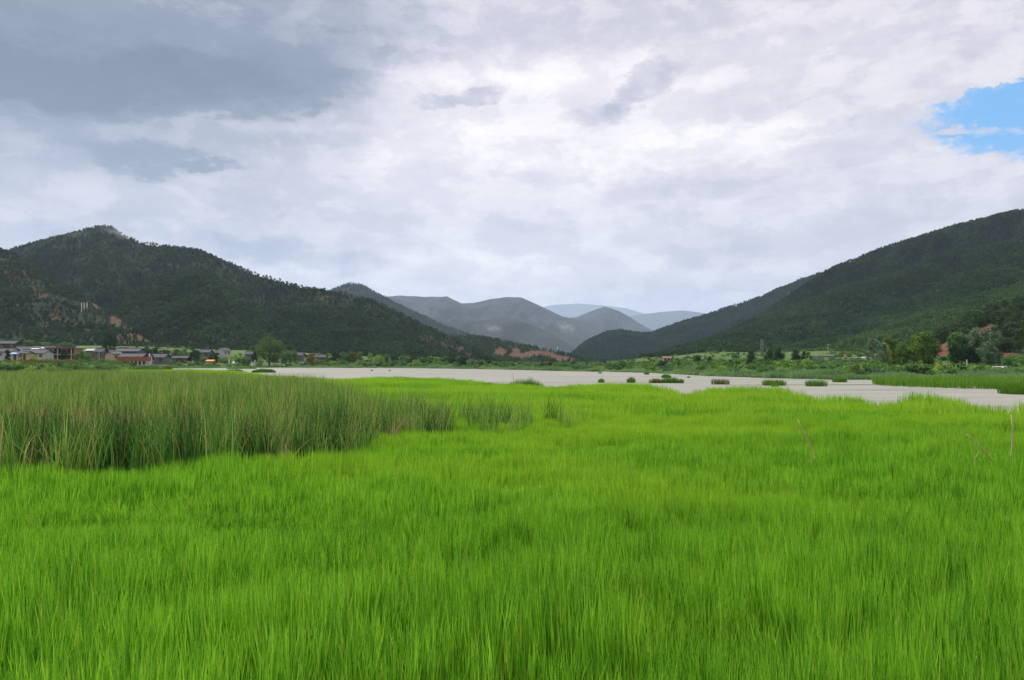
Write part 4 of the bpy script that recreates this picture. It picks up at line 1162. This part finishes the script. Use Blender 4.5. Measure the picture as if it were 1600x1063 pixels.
def sedge_px(px, base, wpx, hpx, label, mat='sedge', depth=.7, n=None, dome=.35, name='sedge_clump', lean=(.05, .4), w=.03, square=2.0):
    Y = CAM_Z * F / (base - HORIZON)
    rx = wpx / 2 / F * Y * .95; h = hpx / F * Y * 1.08
    ry = min(max(.5, rx * depth), 3.0)
    return sedge(name, (px - 800) / F * Y, Y + ry, rx, ry, h, n or int(350 + 420 * rx * ry), M[mat], label, w=max(w, .45 / F * Y), dome=dome, lean=lean, square=square)


sedge_px(940, 598, 9.5, 8, 'small round green sedge clump standing left of its larger twin', dome=.45, depth=1, w=.04)
sedge_px(987, 598.5, 13.5, 11, 'round green sedge clump, larger one of two balls in the water', dome=.45, depth=1, w=.04)
sedge_px(1027, 599, 24, 9, 'dark brownish left end of the broad mixed sedge island', 'sedge_dry', dome=.4)
sedge_px(1050, 599, 30, 11, 'green rounded middle of the broad mixed sedge island', dome=.35)
sedge_px(1066, 599, 7, 8, 'narrow dark sedge tuft at the right end of the mixed island', dome=.3, depth=1)
sedge_px(1042, 591, 16, 7.5, 'bright green sedge tuft behind the mixed island', dome=.5)
sedge_px(1128, 601, 30, 10, 'brownish thin sedge clump standing alone in the water', 'sedge_dry', dome=.1, lean=(.03, .2), n=420)
sedge_px(1213, 603, 36, 11, 'dark green flat topped sedge clump with a lower tuft in front', dome=.15, square=4)
sedge_px(1212.5, 604.5, 10, 8, 'small lighter sedge tuft in front of the flat topped clump', dome=.3, depth=.8)
sedge_px(1279, 604, 31, 12, 'dark green block shaped sedge clump in the water', dome=.1, square=5)
sedge_px(1315, 597.5, 22, 9, 'low square sedge clump between the block and the long island', dome=.1, square=4)
sedge_px(1293, 593, 28, 6, 'flat dark sedge strip against the right bank', dome=.2)
sedge_px(1252, 591.5, 22, 5, 'low green sedge strip touching the right bank', dome=.2)
sedge_px(938, 583.8, 6, 2.6, 'tiny dark weed clump far out near the bank tip', dome=.4, depth=1)
sedge_px(1011, 585.5, 8, 5, 'small dark sedge tuft at the tip of the right bank', dome=.3, depth=1)
sedge_px(1077, 590.5, 5, 2.6, 'tiny brown weed clump alone in open water', 'sedge_dry', dome=.4, depth=1)
sedge_px(580.5, 579.6, 4, 2.4, 'left one of two tiny dark weed clumps far out', 'sedge_dry', dome=.4, depth=1, n=120)
sedge_px(608.5, 579.8, 3.6, 2.0, 'right one of two tiny dark weed clumps far out', 'sedge_dry', dome=.4, depth=1, n=120)
# tussock on the meadow edge with a few tall stalks
Yt = 63.0
sedge('tussock', (821 - 800) / F * Yt, Yt, 1.75, 1.0, 1.08, 900, M['sedge'], 'dark domed tussock with tall stalks on the meadow edge', 'tussock', dome=.75, lean=(.1, .6), w=.03)
# long sedge island at the right
me_n = 0
rI = np.random.default_rng(4)
nI = 15000
pI = 1362 + rI.uniform(0, 1, nI) ** .9 * 640
y0 = np.interp(pI, [1362, 1375, 1400, 1520, 1600, 2000], [74, 69, 66.5, 60.5, 57.5, 50]); y1 = np.interp(pI, [1362, 1380, 1440, 1600, 2000], [78, 84, 86, 84, 84])
YI = y0 + (y1 - y0) * rI.uniform(0, 1, nI) ** 1.7
YI = YI + (fbm(pI / 9, pI * 0, 2, 3) - .5) * 2.4
XI = (pI - 800) / F * YI
hI = .98 * rI.uniform(.7, 1.1, nI) * (.72 + .5 * fbm(XI / 1.8, YI / 2.2, 3, 5))
me = blade_mesh('sedge_island', XI, YI, hI, .045 * rI.uniform(.6, 1.3, nI), rI.uniform(.05, .4, nI), rI.uniform(0, 6.28, nI), 3, rI, M['sedge'])
tag(link('sedge_island', me), 'long low bright green sedge island at the right', 'sedge island')
# near corner of the right island
YC = 49.5
sedge('sedge_clump', (1612 - 800) / F * YC, YC + .8, 1.5, 1.0, .95, 1500, M['sedge'], 'dense green sedge clump cut by the right edge of the picture', dome=.08, square=5, w=.03)
# small islands beyond the reed bed at the left
sedge_px(286, 575.6, 44, 4.5, 'dark green low island behind the reed bed at the left', n=2600, depth=.35, dome=.3, name='sedge_island')
sedge_px(365, 581.5, 26, 5, 'smaller dark green island nearest the left meadow edge', n=1600, depth=.4, dome=.3, name='sedge_island')
sedge_px(410, 582.5, 40, 6.5, 'long dark green island pointing right into the lake', n=2400, depth=.35, dome=.5, name='sedge_island')
sedge_px(375, 576.6, 50, 2.6, 'flat green strip island far out at the left', n=2200, depth=.3, dome=.3, name='sedge_island')

# ------------------------------------------------------------------ single dry stalks in the meadow
M['straw'] = plain('dry_straw', (0.42, 0.33, 0.17), .8, .3, 20)


def stalk(parts, label, name='dry_stalk'):
    p0 = parts[0][0][0]
    root = None
    V, Fc = merge([tube([np.array(q) - np.array(p0) for q in pts], rad, 6) for pts, rad in parts])
    o = link(name, mesh_np(name, V, Fc, None, True, M['straw'])); o.location = p0
    return tag(o, label, 'stalk', 'dry stalks in the meadow')


def st_pts(Y, pix): return [tuple(at(x, y, Y + dy)) for x, y, dy in pix]


stalk([(st_pts(13.6, [(1270, 722, 0), (1268, 703, 0), (1260, 684, .05), (1251, 666, .1), (1246, 655, .15)]), [.016, .015, .012, .008, .004])], 'straight straw coloured stalk leaning left alone in the meadow')
stalk([(st_pts(13.4, [(1552, 722, 0), (1540, 707, 0), (1528, 695, 0), (1519, 686, .05), (1509, 678, .1)]), [.014, .014, .012, .009, .005]),
       (st_pts(13.4, [(1521, 688, .03), (1512, 676, .1), (1503, 668, .1), (1496, 660, .1)]), [.006, .006, .005, .003])], 'forked straw coloured stalk leaning left beside the upright one')
stalk([(st_pts(13.2, [(1579, 732, 0), (1580.5, 714, 0), (1582, 690, 0), (1582.5, 668, 0), (1580, 649, 0)]), [.019, .018, .017, .014, .01])], 'upright thick pale stalk at the right edge of the meadow')
stalk([(st_pts(12.4, [(1520, 735, 0), (1524, 716, 0), (1529, 706, 0)]), [.006, .005, .003])], 'short pale curved blade below the forked stalk')
stalk([(st_pts(60, [(805, 605, 0), (802, 592, 0), (801, 581, 0)]), [.03, .025, .015])], 'thin dark stem rising from the domed tussock')

# ------------------------------------------------------------------ village
M['white'] = plain('whitewash', (0.48, 0.47, 0.44), .9, .12, .8)
M['cream'] = plain('cream_plaster', (0.46, 0.36, 0.28), .9, .12, .8)
M['pink'] = plain('pinkish_brick', (0.30, 0.165, 0.135), .9, .2, 1.2)
M['greywall'] = plain('grey_block_wall', (0.14, 0.14, 0.145), .9, .2, 1.2)
M['roof'] = plain('grey_roof_tile', (0.05, 0.054, 0.066), .85, .25, 1.5)
M['roof_red'] = plain('red_roof_sheet', (0.22, 0.10, 0.08), .8, .2, 1.0)
M['pane'] = plain('dark_window_glass', (0.02, 0.025, 0.03), .2, .2, 1.0, .5)
M['wood'] = plain('brown_timber', (0.085, 0.05, 0.036), .85, .3, 2.0)
M['brick_red'] = plain('orange_red_brick', (0.27, 0.095, 0.055), .9, .25, 1.5)
M['concrete'] = plain('pale_concrete', (0.4, 0.4, 0.38), .9, .15, 2.0)
M['orange'] = plain('orange_tarpaulin', (0.62, 0.22, 0.05), .7, .12, 1.5)
M['blue'] = plain('blue_sheet_roof', (0.12, 0.28, 0.5), .6, .1, 1.0)
M['steel'] = plain('grey_steel', (0.33, 0.35, 0.36), .5, .1, 3.0)
M['paint'] = plain('white_paint', (0.78, 0.78, 0.76), .5, .05, 1.0)
M['rubber'] = plain('black_rubber', (0.02, 0.02, 0.02), .8, .1, 3.0)


def box(x0, y0, z0, x1, y1, z1):
    V = np.array([(x, y, z) for z in (z0, z1) for y in (y0, y1) for x in (x0, x1)], float)
    Fq = np.array([(0, 2, 3, 1), (4, 5, 7, 6), (0, 1, 5, 4), (2, 6, 7, 3), (0, 4, 6, 2), (1, 3, 7, 5)])
    return V, Fq


def gable(w, d, z0, rise, over, th):
    """Two tilted slabs meeting at a ridge along x, with thickness and eaves."""
    hw = w / 2 + over; hd = d / 2 + over; dz = rise * over / (d / 2)
    pr = [(-hd, z0 - dz), (0, z0 + rise), (hd, z0 - dz), (hd, z0 - dz + th), (0, z0 + rise + th), (-hd, z0 - dz + th)]
    V = np.array([(x, y, z) for x in (-hw, hw) for (y, z) in pr], float)
    q = [(0, 1, 7, 6), (1, 2, 8, 7), (2, 3, 9, 8), (3, 4, 10, 9), (4, 5, 11, 10), (5, 0, 6, 11), (0, 5, 4, 1), (1, 4, 3, 2), (6, 7, 10, 11), (7, 8, 9, 10)]
    return V, np.array(q)


def part(name, geo, mat, parent, loc=None):
    o = link(name, mesh_np(name, geo[0], geo[1], None, False, mat), None, parent)
    if loc is not None: o.location = loc
    return o


WIN = mesh_np('window', *merge([box(-.55, -.06, -.6, .55, .0, .6)]), None, False, M['concrete'])
PANE = mesh_np('pane', *merge([box(-.46, -.012, -.5, -.03, .0, .5), box(.03, -.012, -.5, .46, .0, .5)]), None, False, M['pane'])


def window(parent, x, y, z, rz=0.0, sc=1.0):
    w = link('window', WIN, None, parent); w.location = (x, y, z); w.rotation_euler.z = rz; w.scale = (sc, 1, sc)
    p_ = link('pane', PANE, None, w); p_.location = (0, -.062, 0)


def house(px, Y, w, d, h, rise, wall, label, roof='roof', rz=0.0, storeys=1, wins=3, band=None, name='village_house', end_wall=None, z=None, gable_wall=True, door=True):
    X, Y, zg = land_at(px, Y)
    zg = zg if z is None else z
    o = empty(name, (X, Y, zg), rz)
    tag(o, label, 'house')
    V, Fq = box(-w / 2, -d / 2, -1.2, w / 2, d / 2, h)
    part('wall', (V, Fq), M[wall], o)
    if gable_wall:
        for s_ in (-1, 1):
            x0, x1 = (s_ * w / 2 - (.25 if s_ > 0 else 0), s_ * w / 2 + (.25 if s_ < 0 else 0))
            x0 += .003 * s_; x1 += .003 * s_
            Vg = np.array([(x0, -d / 2, h), (x1, -d / 2, h), (x1, d / 2, h), (x0, d / 2, h), (x0, 0, h + rise - .06), (x1, 0, h + rise - .06)], float)
            Fg = np.array([(0, 1, 5), (0, 5, 4), (2, 3, 4), (2, 4, 5), (1, 2, 5), (0, 4, 3)])
            part('gable', (Vg, Fg), M[end_wall or wall], o)
    r_ = part('roof', gable(w, d, h + .01, rise, .55, .16), M[roof], o)
    part('ridge', box(-w / 2 - .5, -.16, h + rise + .10, w / 2 + .5, .16, h + rise + .30), M['roof'], r_)
    fh = h / storeys
    for s_ in range(storeys):
        for i in range(wins):
            x = -w / 2 + w * (i + .5) / wins
            if door and s_ == 0 and i == wins // 2:
                part('door', box(x - .5, -d / 2 - .05, 0.02, x + .5, -d / 2 + .02, 2.1), M['wood'], o); continue
            window(o, x, -d / 2, fh * s_ + fh * .55)
        if band and s_ > 0:
            part('balcony', box(-w / 2, -d / 2 - 1.1, fh * s_ - .1, w / 2, -d / 2 - .003, fh * s_ + .06), M[band], o)
            part('railing', box(-w / 2, -d / 2 - 1.1, fh * s_ + .063, w / 2, -d / 2 - 1.03, fh * s_ + .9), M[band], o)
            for i in range(wins + 1):
                x = -w / 2 + .12 + (w - .24) * i / wins
                part('post', box(x - .1, -d / 2 - 1.027, fh * s_ + .063, x + .1, -d / 2 - .83, fh * (s_ + 1) - .05), M[band], o)
    return o


# px, distance, size ...
house(14, 262, 5.2, 5, 2.6, 1.1, 'white', 'small whitewashed house with grey roof at the far left edge', wins=2, z=4.0)
house(16, 330, 7.5, 5, 3.0, 1.2, 'wood', 'timber house with grey roof highest at the far left', wins=3, z=8.6)
house(44, 300, 8.5, 6, 2.8, 1.7, 'greywall', 'grey house with a steep grey roof left of the solar tanks', wins=3, z=4.9)
house(72, 296, 8.5, 6, 3.0, 1.4, 'greywall', 'grey roofed house behind the two white roof tanks', wins=3, z=5.0)
house(2, 345, 4, 4, 3.0, 1.0, 'white', 'small white house cut by the left edge of the picture', wins=1, z=8.5, door=False)
lh = house(57, 258, 9.2, 6, 2.3, 1.2, 'white', 'long white house with low grey roof and dark windows', wins=5, z=3.6)
sh = house(28, 256, 2.4, 3, 2.3, .5, 'cream', 'little cream shed with a blue sheet roof', roof='blue', wins=1, z=3.3)
house(43, 250, 1.9, 3, 2.6, .4, 'cream', 'narrow cream hut beside the long white house', wins=1, z=3.2)
for i, px in enumerate((52.5, 58.5)):                                      # white roof tanks
    a = i
    V, Fq = tube([(-.75, 0, 0), (-.7, 0, 0), (.7, 0, 0), (.75, 0, 0)], [.05, .5, .5, .05], 10)
    p_ = at(px, 546.5, 262)
    o = link('water_tank', mesh_np('water_tank', V, Fq, None, True, M['paint'])); o.location = p_
    st = part('stand', box(-.7, -.3, -1.6, .7, .3, -.42), M['steel'], o)
    tag(o, ('left' if a == 0 else 'right') + ' one of two white water tanks over the long grey roof', 'water tank')
p_ = at(67, 544.5, 285); V, Fq = tube([(-.6, 0, 0), (-.55, 0, 0), (.55, 0, 0), (.6, 0, 0)], [.05, .45, .45, .05], 10)
o = link('water_tank', mesh_np('water_tank', V, Fq, None, True, M['paint'])); o.location = p_; part('stand', box(-.5, -.3, -1.5, .5, .3, -.4), M['steel'], o)
tag(o, 'small white roof tank farther back beside the unfinished building', 'water tank')

# unfinished two storey brick building
X, Y, _ = land_at(101, 268); z0 = 3.7; W2, D2 = 10.4, 6.0
o = empty('unfinished_building', (X, Y, z0)); o.scale = (1, 1, .82); tag(o, 'unfinished two storey building of pink brick with open bays', 'building')
part('brick_wall', box(-W2 / 2, -D2 / 2, -1.5, -W2 / 2 + 2.2, D2 / 2, 5.0), M['pink'], o)
part('back_wall', box(-W2 / 2 + 2.203, D2 / 2 - .3, -1.5, W2 / 2, D2 / 2, 5.0), M['pink'], o)
part('side_wall', box(W2 / 2 - .3, -D2 / 2 + .8, -1.5, W2 / 2 - .003, D2 / 2 - .303, 5.0), M['pink'], o)
part('floor_slab', box(-W2 / 2 + 2.203, -D2 / 2 - .3, 2.1, W2 / 2 - .303, D2 / 2 - .303, 2.4), M['concrete'], o)
part('roof_slab', box(-W2 / 2 - .3, -D2 / 2 - .6, 5.003, W2 / 2 + .3, D2 / 2 + .4, 5.35), M['roof_red'], o)
part('parapet', box(-W2 / 2 - .3, -D2 / 2 - .603, 5.353, W2 / 2 + .3, -D2 / 2 - .4, 5.62), M['brick_red'], o)
for i in range(5):
    x = -W2 / 2 + 2.8 + i * 1.75
    part('column', box(x - .14, -D2 / 2 - .2, -1.5, x + .14, -D2 / 2 + .08, 2.097), M['concrete'], o)
    part('column', box(x - .14, -D2 / 2 - .2, 2.403, x + .14, -D2 / 2 + .08, 5.0), M['concrete'], o)
    if i < 4: part('brick_panel', box(x + .143, -D2 / 2 - .1, -1.5, x + 1.607, -D2 / 2, .3), M['pink' if i % 2 else 'greywall'], o)
    if i in (0, 2): part('brick_panel', box(x + .143, -D2 / 2 - .1, 2.403, x + 1.607, -D2 / 2, 3.3), M['wood'], o)

house(148, 300, 5.0, 5, 3.4, .7, 'greywall', 'grey concrete house with pale flat roof before the tall dark tree', roof='concrete', wins=2, z=4.2, storeys=1)
house(158, 296, 3.2, 4, 3.0, 1.3, 'greywall', 'small slate grey house under the tall dark tree', wins=2, z=4.2)
house(168, 300, 6.4, 5, 2.2, 1.0, 'white', 'white house with a blue grey roof beside the cream gable', wins=2, z=4.6)
house(178, 282, 3.6, 6, 2.7, 1.0, 'cream', 'house with a bare cream gable wall facing the lake', wins=2, z=3.2, rz=R(62), door=False)
house(204, 292, 9.5, 6, 4.0, 1.1, 'greywall', 'two storey house with brown balcony rails and grey roof', storeys=2, wins=5, band='wood', z=3.2)
house(193, 296, 4.4, 4.5, 3.6, 1.2, 'white', 'white gabled house leaning against the balcony house', wins=2, storeys=2, z=3.9, rz=R(75), door=False)
house(210, 274, 9.0, 5, 1.9, 1.1, 'wood', 'low long grey roofed house behind the red brick wall', wins=4, z=2.9)
house(229, 276, 3.2, 3, 1.8, 1.1, 'white', 'tiny white house with grey roof by the red brick wall end', wins=1, z=2.9, door=False)
house(250, 290, 6.0, 5, 2.0, 1.3, 'greywall', 'dark grey roofed house right of the red brick wall', wins=2, z=2.7)
house(284, 322, 7.0, 4, 1.8, .9, 'wood', 'long low brownish shed among the green trees', wins=3, z=2.8)
house(322, 345, 5.0, 5, 2.2, 1.3, 'greywall', 'pale grey roofed house behind the orange tent', wins=2, z=5.4)
house(349, 352, 4.6, 5, 3.0, 1.4, 'white', 'white gabled house above the white stupa', wins=2, z=5.6, rz=R(70), door=False)
house(391, 350, 3.4, 4, 2.6, 1.2, 'greywall', 'small grey house left of the slim dark tree', wins=1, z=4.2, door=False)
house(465, 372, 6.0, 5, 2.2, 1.5, 'greywall', 'dark house with grey roof right of the big olive tree', wins=3, z=4.2)
house(502, 380, 5.0, 4, 2.3, 1.2, 'greywall', 'small grey house at the right end of the village', wins=2, z=3.2)
house(508, 384, 1.8, 3, 3.2, .6, 'white', 'tiny white hut beside the last grey house', wins=1, z=3.2, door=False)

# red brick lakeside wall with piers
X, Y, _ = land_at(209, 262); o = empty('brick_wall', (X, Y, 2.35), 0); tag(o, 'long orange red lakeside wall standing on grey piers', 'wall')
part('panel', box(-6.5, -.15, .5, 6.5, .15, 2.1), M['brick_red'], o); part('coping', box(-6.55, -.2, 2.103, 6.55, .2, 2.25), M['roof_red'], o)
for i in range(9): part('pier', box(-6.5 + i * 1.6, -.25, -1.2, -6.2 + i * 1.6, .12, .497), M['concrete'], o)
X, Y, _ = land_at(152, 262); o = empty('brick_wall', (X, Y, 2.5), 0); tag(o, 'short red wall piece left of the long orange red wall', 'wall')
part('panel', box(-1.6, -.15, -1.0, 1.6, .15, 1.6), M['brick_red'], o); part('coping', box(-1.65, -.2, 1.603, 1.65, .2, 1.75), M['roof_red'], o)

# orange tent
X, Y, _ = land_at(329.5, 316); o = empty('tent', (X, Y, 1.2)); tag(o, 'orange tent roof on posts at the left lake shore', 'tent')
part('canopy', gable(3.6, 2.4, 1.5, .5, .1, .5), M['orange'], o)
for sx_ in (-1.6, 1.6):
    for sy_ in (-1, 1): part('post', box(sx_ - .06, sy_ - .06, -1.2, sx_ + .06, sy_ + .06, 1.45), M['wood'], o)

# white stupa: stepped base, dome, spire
def lathe(prof, sides=14):
    V = []; Fc = []
    for (r_, z_) in prof:
        for k_ in range(sides): a = 6.2832 * k_ / sides; V.append((r_ * math.cos(a), r_ * math.sin(a), z_))
    for i in range(len(prof) - 1):
        for k_ in range(sides):
            a = i * sides + k_; b_ = i * sides + (k_ + 1) % sides; Fc.append((a, b_, b_ + sides, a + sides))
    return np.array(V), np.array(Fc)


X, Y, _ = land_at(365, 318); o = empty('stupa', (X, Y, .9)); tag(o, 'white pointed stupa on a stepped base at the lake shore', 'stupa')
part('base', merge([box(-1.35, -1.35, -1, 1.35, 1.35, .45), box(-1.05, -1.05, .45, 1.05, 1.05, .85)]), M['paint'], o)
part('dome', lathe([(.7, .853), (.85, 1.2), (.72, 1.65), (.3, 1.8)]), M['paint'], o)
part('spire', lathe([(.28, 1.803), (.2, 2.2), (.08, 2.75), (.02, 2.9)]), M['paint'], o)
for px, hh, lb in ((358, 2.9, 'white post left of the white stupa'), (398.5, 2.3, 'white post right of the white stupa by the dark tree'), (371, 1.4, 'short white post touching the right side of the stupa')):
    X, Y, _ = land_at(px, 316); o = empty('prayer_post', (X, Y, .9)); tag(o, lb, 'post')
    part('shaft', box(-.13, -.13, -1, .13, .13, hh), M['paint'], o); part('cap', box(-.22, -.22, hh + .003, .22, .22, hh + .25), M['paint'], o)
X, Y, _ = land_at(394.5, 318); o = empty('small_shrine', (X, Y, 1.0)); tag(o, 'small white shrine left of the white post', 'shrine')
part('body', box(-.45, -.4, -1, .45, .4, 1.3), M['paint'], o); part('cap', box(-.6, -.55, 1.303, .6, .55, 1.5), M['concrete'], o)


# poles
def pole(px, top, base, Y, r_, label, mat='paint', arm=0.0, z=None, name='utility_pole', cat='pole', group=None):
    zt = at(px, top, Y)[2]; zb = at(px, base, Y)[2] if z is None else z
    X = (px - 800) / F * Y
    o = empty(name, (X, Y, zb)); tag(o, label, cat, group)
    V, Fc = tube([(0, 0, -1.0), (0, 0, (zt - zb) * .5), (0, 0, zt - zb)], [r_, r_ * .9, r_ * .75], 8); part('shaft', (V, Fc), M[mat], o)
    if arm: part('crossarm', box(-arm, -.06 - r_, (zt - zb) * .93, arm, -r_ - .002, (zt - zb) * .93 + .16), M['steel'], o)
    return o


def hill_pole(h_, px, base, hpx, label):
    hh = HILLS[h_]
    u = min(max(np.interp(px, hh['pxs'], np.arange(len(hh['pxs']))), 0), len(hh['pxs']) - 2.01)
    col = int(round(u)); pyc = py_of(hh['Y'][:hh['nv_front'], col], hh['Z'][:hh['nv_front'], col])
    i = int(np.argmin(np.abs(pyc - base))); Y = float(hh['Y'][i, col])
    z = float(hh['Z'][i, col])
    pole(px, base - hpx, base, Y, .32, label, z=z, arm=1.2)


for px, lb in ((126, 'leftmost of three pale poles on the far left foothill'), (130, 'middle of three pale poles on the far left foothill'), (134.5, 'rightmost of three pale poles on the far left foothill')):
    hill_pole('left_foothill', px, 486, 13, lb)
for px, lb in ((228, 'leftmost of three pale poles low on the left mountain'), (231.5, 'middle of three pale poles low on the left mountain'), (235, 'rightmost of three pale poles low on the left mountain')):
    hill_pole('left_mountain', px, 502, 12, lb)
pole(871, 541, 562, 900, .55, 'tall white mast on the low red soil spur', arm=2.2, name='power_mast', cat='mast')
pole(849.5, 539, 560, 920, .45, 'fainter mast left of the white one on the red spur', 'steel', arm=2.0, name='power_mast', cat='mast')
pole(155, 548, 562, 250, .1, 'thin pale pole in front of the slate grey house', 'concrete')
pole(45.5, 541, 552, 280, .1, 'thin pale pole between the grey roofs at the left', 'concrete')
pole(233.5, 552, 562, 264, .16, 'white pole at the right end of the red brick wall')
pole(1294, 538, 553, 330, .16, 'lamp mast on the bright green terrace field', 'steel', arm=.7, name='lamp_mast', cat='mast')
pole(1266.5, 559, 570, 240, .16, 'white gate post left of the grey compound')
pole(1510.5, 562, 582, 128, .17, 'short grey concrete post before the dark trees', 'concrete', name='concrete_post', cat='post')

# right bank houses
house(1041, 300, 2.9, 3, 1.4, .6, 'white', 'small white house with red roof on the right bank', roof='roof_red', wins=2, z=3.0, door=False)
house(1292, 262, 5.6, 4, 1.6, 1.0, 'greywall', 'long grey roofed compound below the green terrace', wins=4, z=1.9)
house(1303, 254, 2.2, 3, 1.2, .7, 'white', 'small white shed at the right end of the grey compound', wins=1, z=1.5, door=False)
house(1272, 256, 1.6, 3, 2.0, .7, 'white', 'narrow white house at the left end of the grey compound', wins=1, z=1.6, door=False)
house(1341, 262, 4.0, 3, 1.7, .6, 'concrete', 'pale low building among shrubs right of the terrace road', roof='concrete', wins=2, z=2.2, door=False)
# pylon pair on the right slope
for px, lb, mt in ((1185, 'left one of two small lattice towers on the right slope', 'wood'), (1190.5, 'right and taller one of two small lattice towers on the right slope', 'steel')):
    Y = 455; X = (px - 800) / F * Y; zb = at(px, 541, Y)[2]; Ht = 3.2 if mt == 'wood' else 4.0
    o = empty('lattice_tower', (X, Y, zb)); tag(o, lb, 'tower')
    for sx_ in (-1, 1):
        for sy_ in (-1, 1): part('leg', tube([(sx_ * .9, sy_ * .9, -3), (sx_ * .5, sy_ * .5, Ht)], [.11, .08], 5), M[mt], o)
    for z_ in (.8, 1.9, Ht - .3): part('brace', box(-.9, -.95, z_, .9, -.75, z_ + .2), M[mt], o)
    part('platform', box(-.7, -.7, Ht + .003, .7, .7, Ht + .15), M[mt], o)

# white car behind the reeds, seen from the front
X, Y, zg = land_at(1560, 114)
o = empty('parked_car', (X, Y, zg - .12), R(216)); tag(o, 'small white car parked behind the reeds at the right', 'car')
prof = [(-1.8, .25), (1.8, .25), (1.8, .7), (.9, .86), (.4, 1.36), (-1.2, 1.38), (-1.75, .9)]
n_ = len(prof)
V = np.array([(x, y, z) for y in (-.78, .78) for x, z in prof], float)
tri = [(0, i, i + 1) for i in range(1, n_ - 1)] + [(n_, n_ + i + 1, n_ + i) for i in range(1, n_ - 1)]
for i in range(n_):
    j = (i + 1) % n_; tri += [(i, n_ + i, n_ + j), (i, n_ + j, j)]
part('body', (V, np.array(tri)), M['paint'], o)
for x0, x1 in ((-1.1, -.35), (-.25, .45)):
    for y in (-.795, .783): part('window', box(x0, y, .9, x1, y + .012, 1.25), M['pane'], o)
part('windscreen', (np.array([(.88, -.68, .9), (.88, .68, .9), (.43, .64, 1.33), (.43, -.64, 1.33)]) + np.array([.012, 0, .012]), np.array([(0, 1, 2, 3)])), M['pane'], o)
for y in (-.55, .55): part('headlight', box(1.803, y - .15, .5, 1.83, y + .15, .64), M['steel'], o)
for x in (-1.1, 1.15):
    for y in (-.72, .72): part('wheel', tube([(0, -.1, 0), (0, -.095, 0), (0, .095, 0), (0, .1, 0)], [.05, .3, .3, .05], 12), M['rubber'], o, (x, y, .3))

# ------------------------------------------------------------------ air
m = bpy.data.materials.new('haze'); m.use_nodes = True
nt = m.node_tree; nt.nodes.remove(nt.nodes['Principled BSDF'])
vol = nt.nodes.new('ShaderNodeVolumePrincipled')
vol.inputs['Color'].default_value = (0.62, 0.76, 1.0, 1)
vol.inputs['Density'].default_value = 6.2e-5
vol.inputs['Anisotropy'].default_value = 0.2
nt.links.new(vol.outputs[0], nt.nodes['Material Output'].inputs['Volume'])
m.cycles.homogeneous_volume = True if hasattr(m.cycles, 'homogeneous_volume') else None
V, Fq = box(-21000, -1500, -2.5, 21000, 22000, 1720)
hz = link('haze', mesh_np('haze', V, Fq, None, False, m)); tag(hz, 'thin pale air between the camera and the far hills', 'haze', kind='stuff')

# mist on the left peak and in the far valley: soft clouds thinning outwards
m, nt, b = new_mat('mist'); nt.nodes.remove(b)
vol = nt.nodes.new('ShaderNodeVolumePrincipled'); vol.inputs['Color'].default_value = (.95, .96, .98, 1)
q = nt.nodes.new('ShaderNodeVectorMath'); q.operation = 'LENGTH'; nt.links.new(objpos().v, q.inputs[0])
fall = 1.0 - sstep(Ex(q.outputs['Value']), .15, .95)
nz = sstep(noise(scaled(objpos(), 2.2, 1.2, 1.3), 1.6, 4, .6), .38, .62)
dn_ = nt.nodes.new('ShaderNodeValue'); dn_.name = 'dens'
dd = fall * nz * Ex(dn_.outputs[0])
nt.links.new(dd.v, vol.inputs['Density'])
nt.links.new(vol.outputs[0], nt.nodes['Material Output'].inputs['Volume'])


def mist(px, py, Y, wpx, hpx, deep, dens, label, tilt=0.0):
    V = []; Fc = []; nu_, nv_ = 20, 12
    for i in range(nv_ + 1):
        th = math.pi * i / nv_
        for k in range(nu_): a = 6.28319 * k / nu_; V.append((math.sin(th) * math.cos(a), math.sin(th) * math.sin(a), math.cos(th)))
    for i in range(nv_):
        for k in range(nu_): Fc.append((i * nu_ + k, (i + 1) * nu_ + k, (i + 1) * nu_ + (k + 1) % nu_, i * nu_ + (k + 1) % nu_))
    mm = m.copy(); mm.node_tree.nodes['dens'].outputs[0].default_value = dens
    o = link('mist', mesh_np('mist', V, Fc, None, True, mm)); o.location = at(px, py, Y)
    o.scale = (wpx / 2 / F * Y, deep, hpx / 2 / F * Y); o.rotation_euler = (0, R(tilt), 0)
    tag(o, label, 'mist', kind='stuff')


_l = HILLS['left_mountain']; yc = float(np.interp(150, _l['pxs'], _l['Yc']))
mist(180, 364, yc - 25, 80, 26, 24, .014, 'thin mist wisp lying over the right side of the left peak', 24)
mist(112, 372, yc - 25, 100, 16, 24, .012, 'thin mist wisp drifting along the left side of the peak', -14)
mist(770, 513, 2750, 44, 18, 70, .004, 'small pale mist patch in the far valley', 10)
mist(884, 512, 3300, 50, 26, 80, .004, 'pale mist patch between the two rounded far hills', 25)
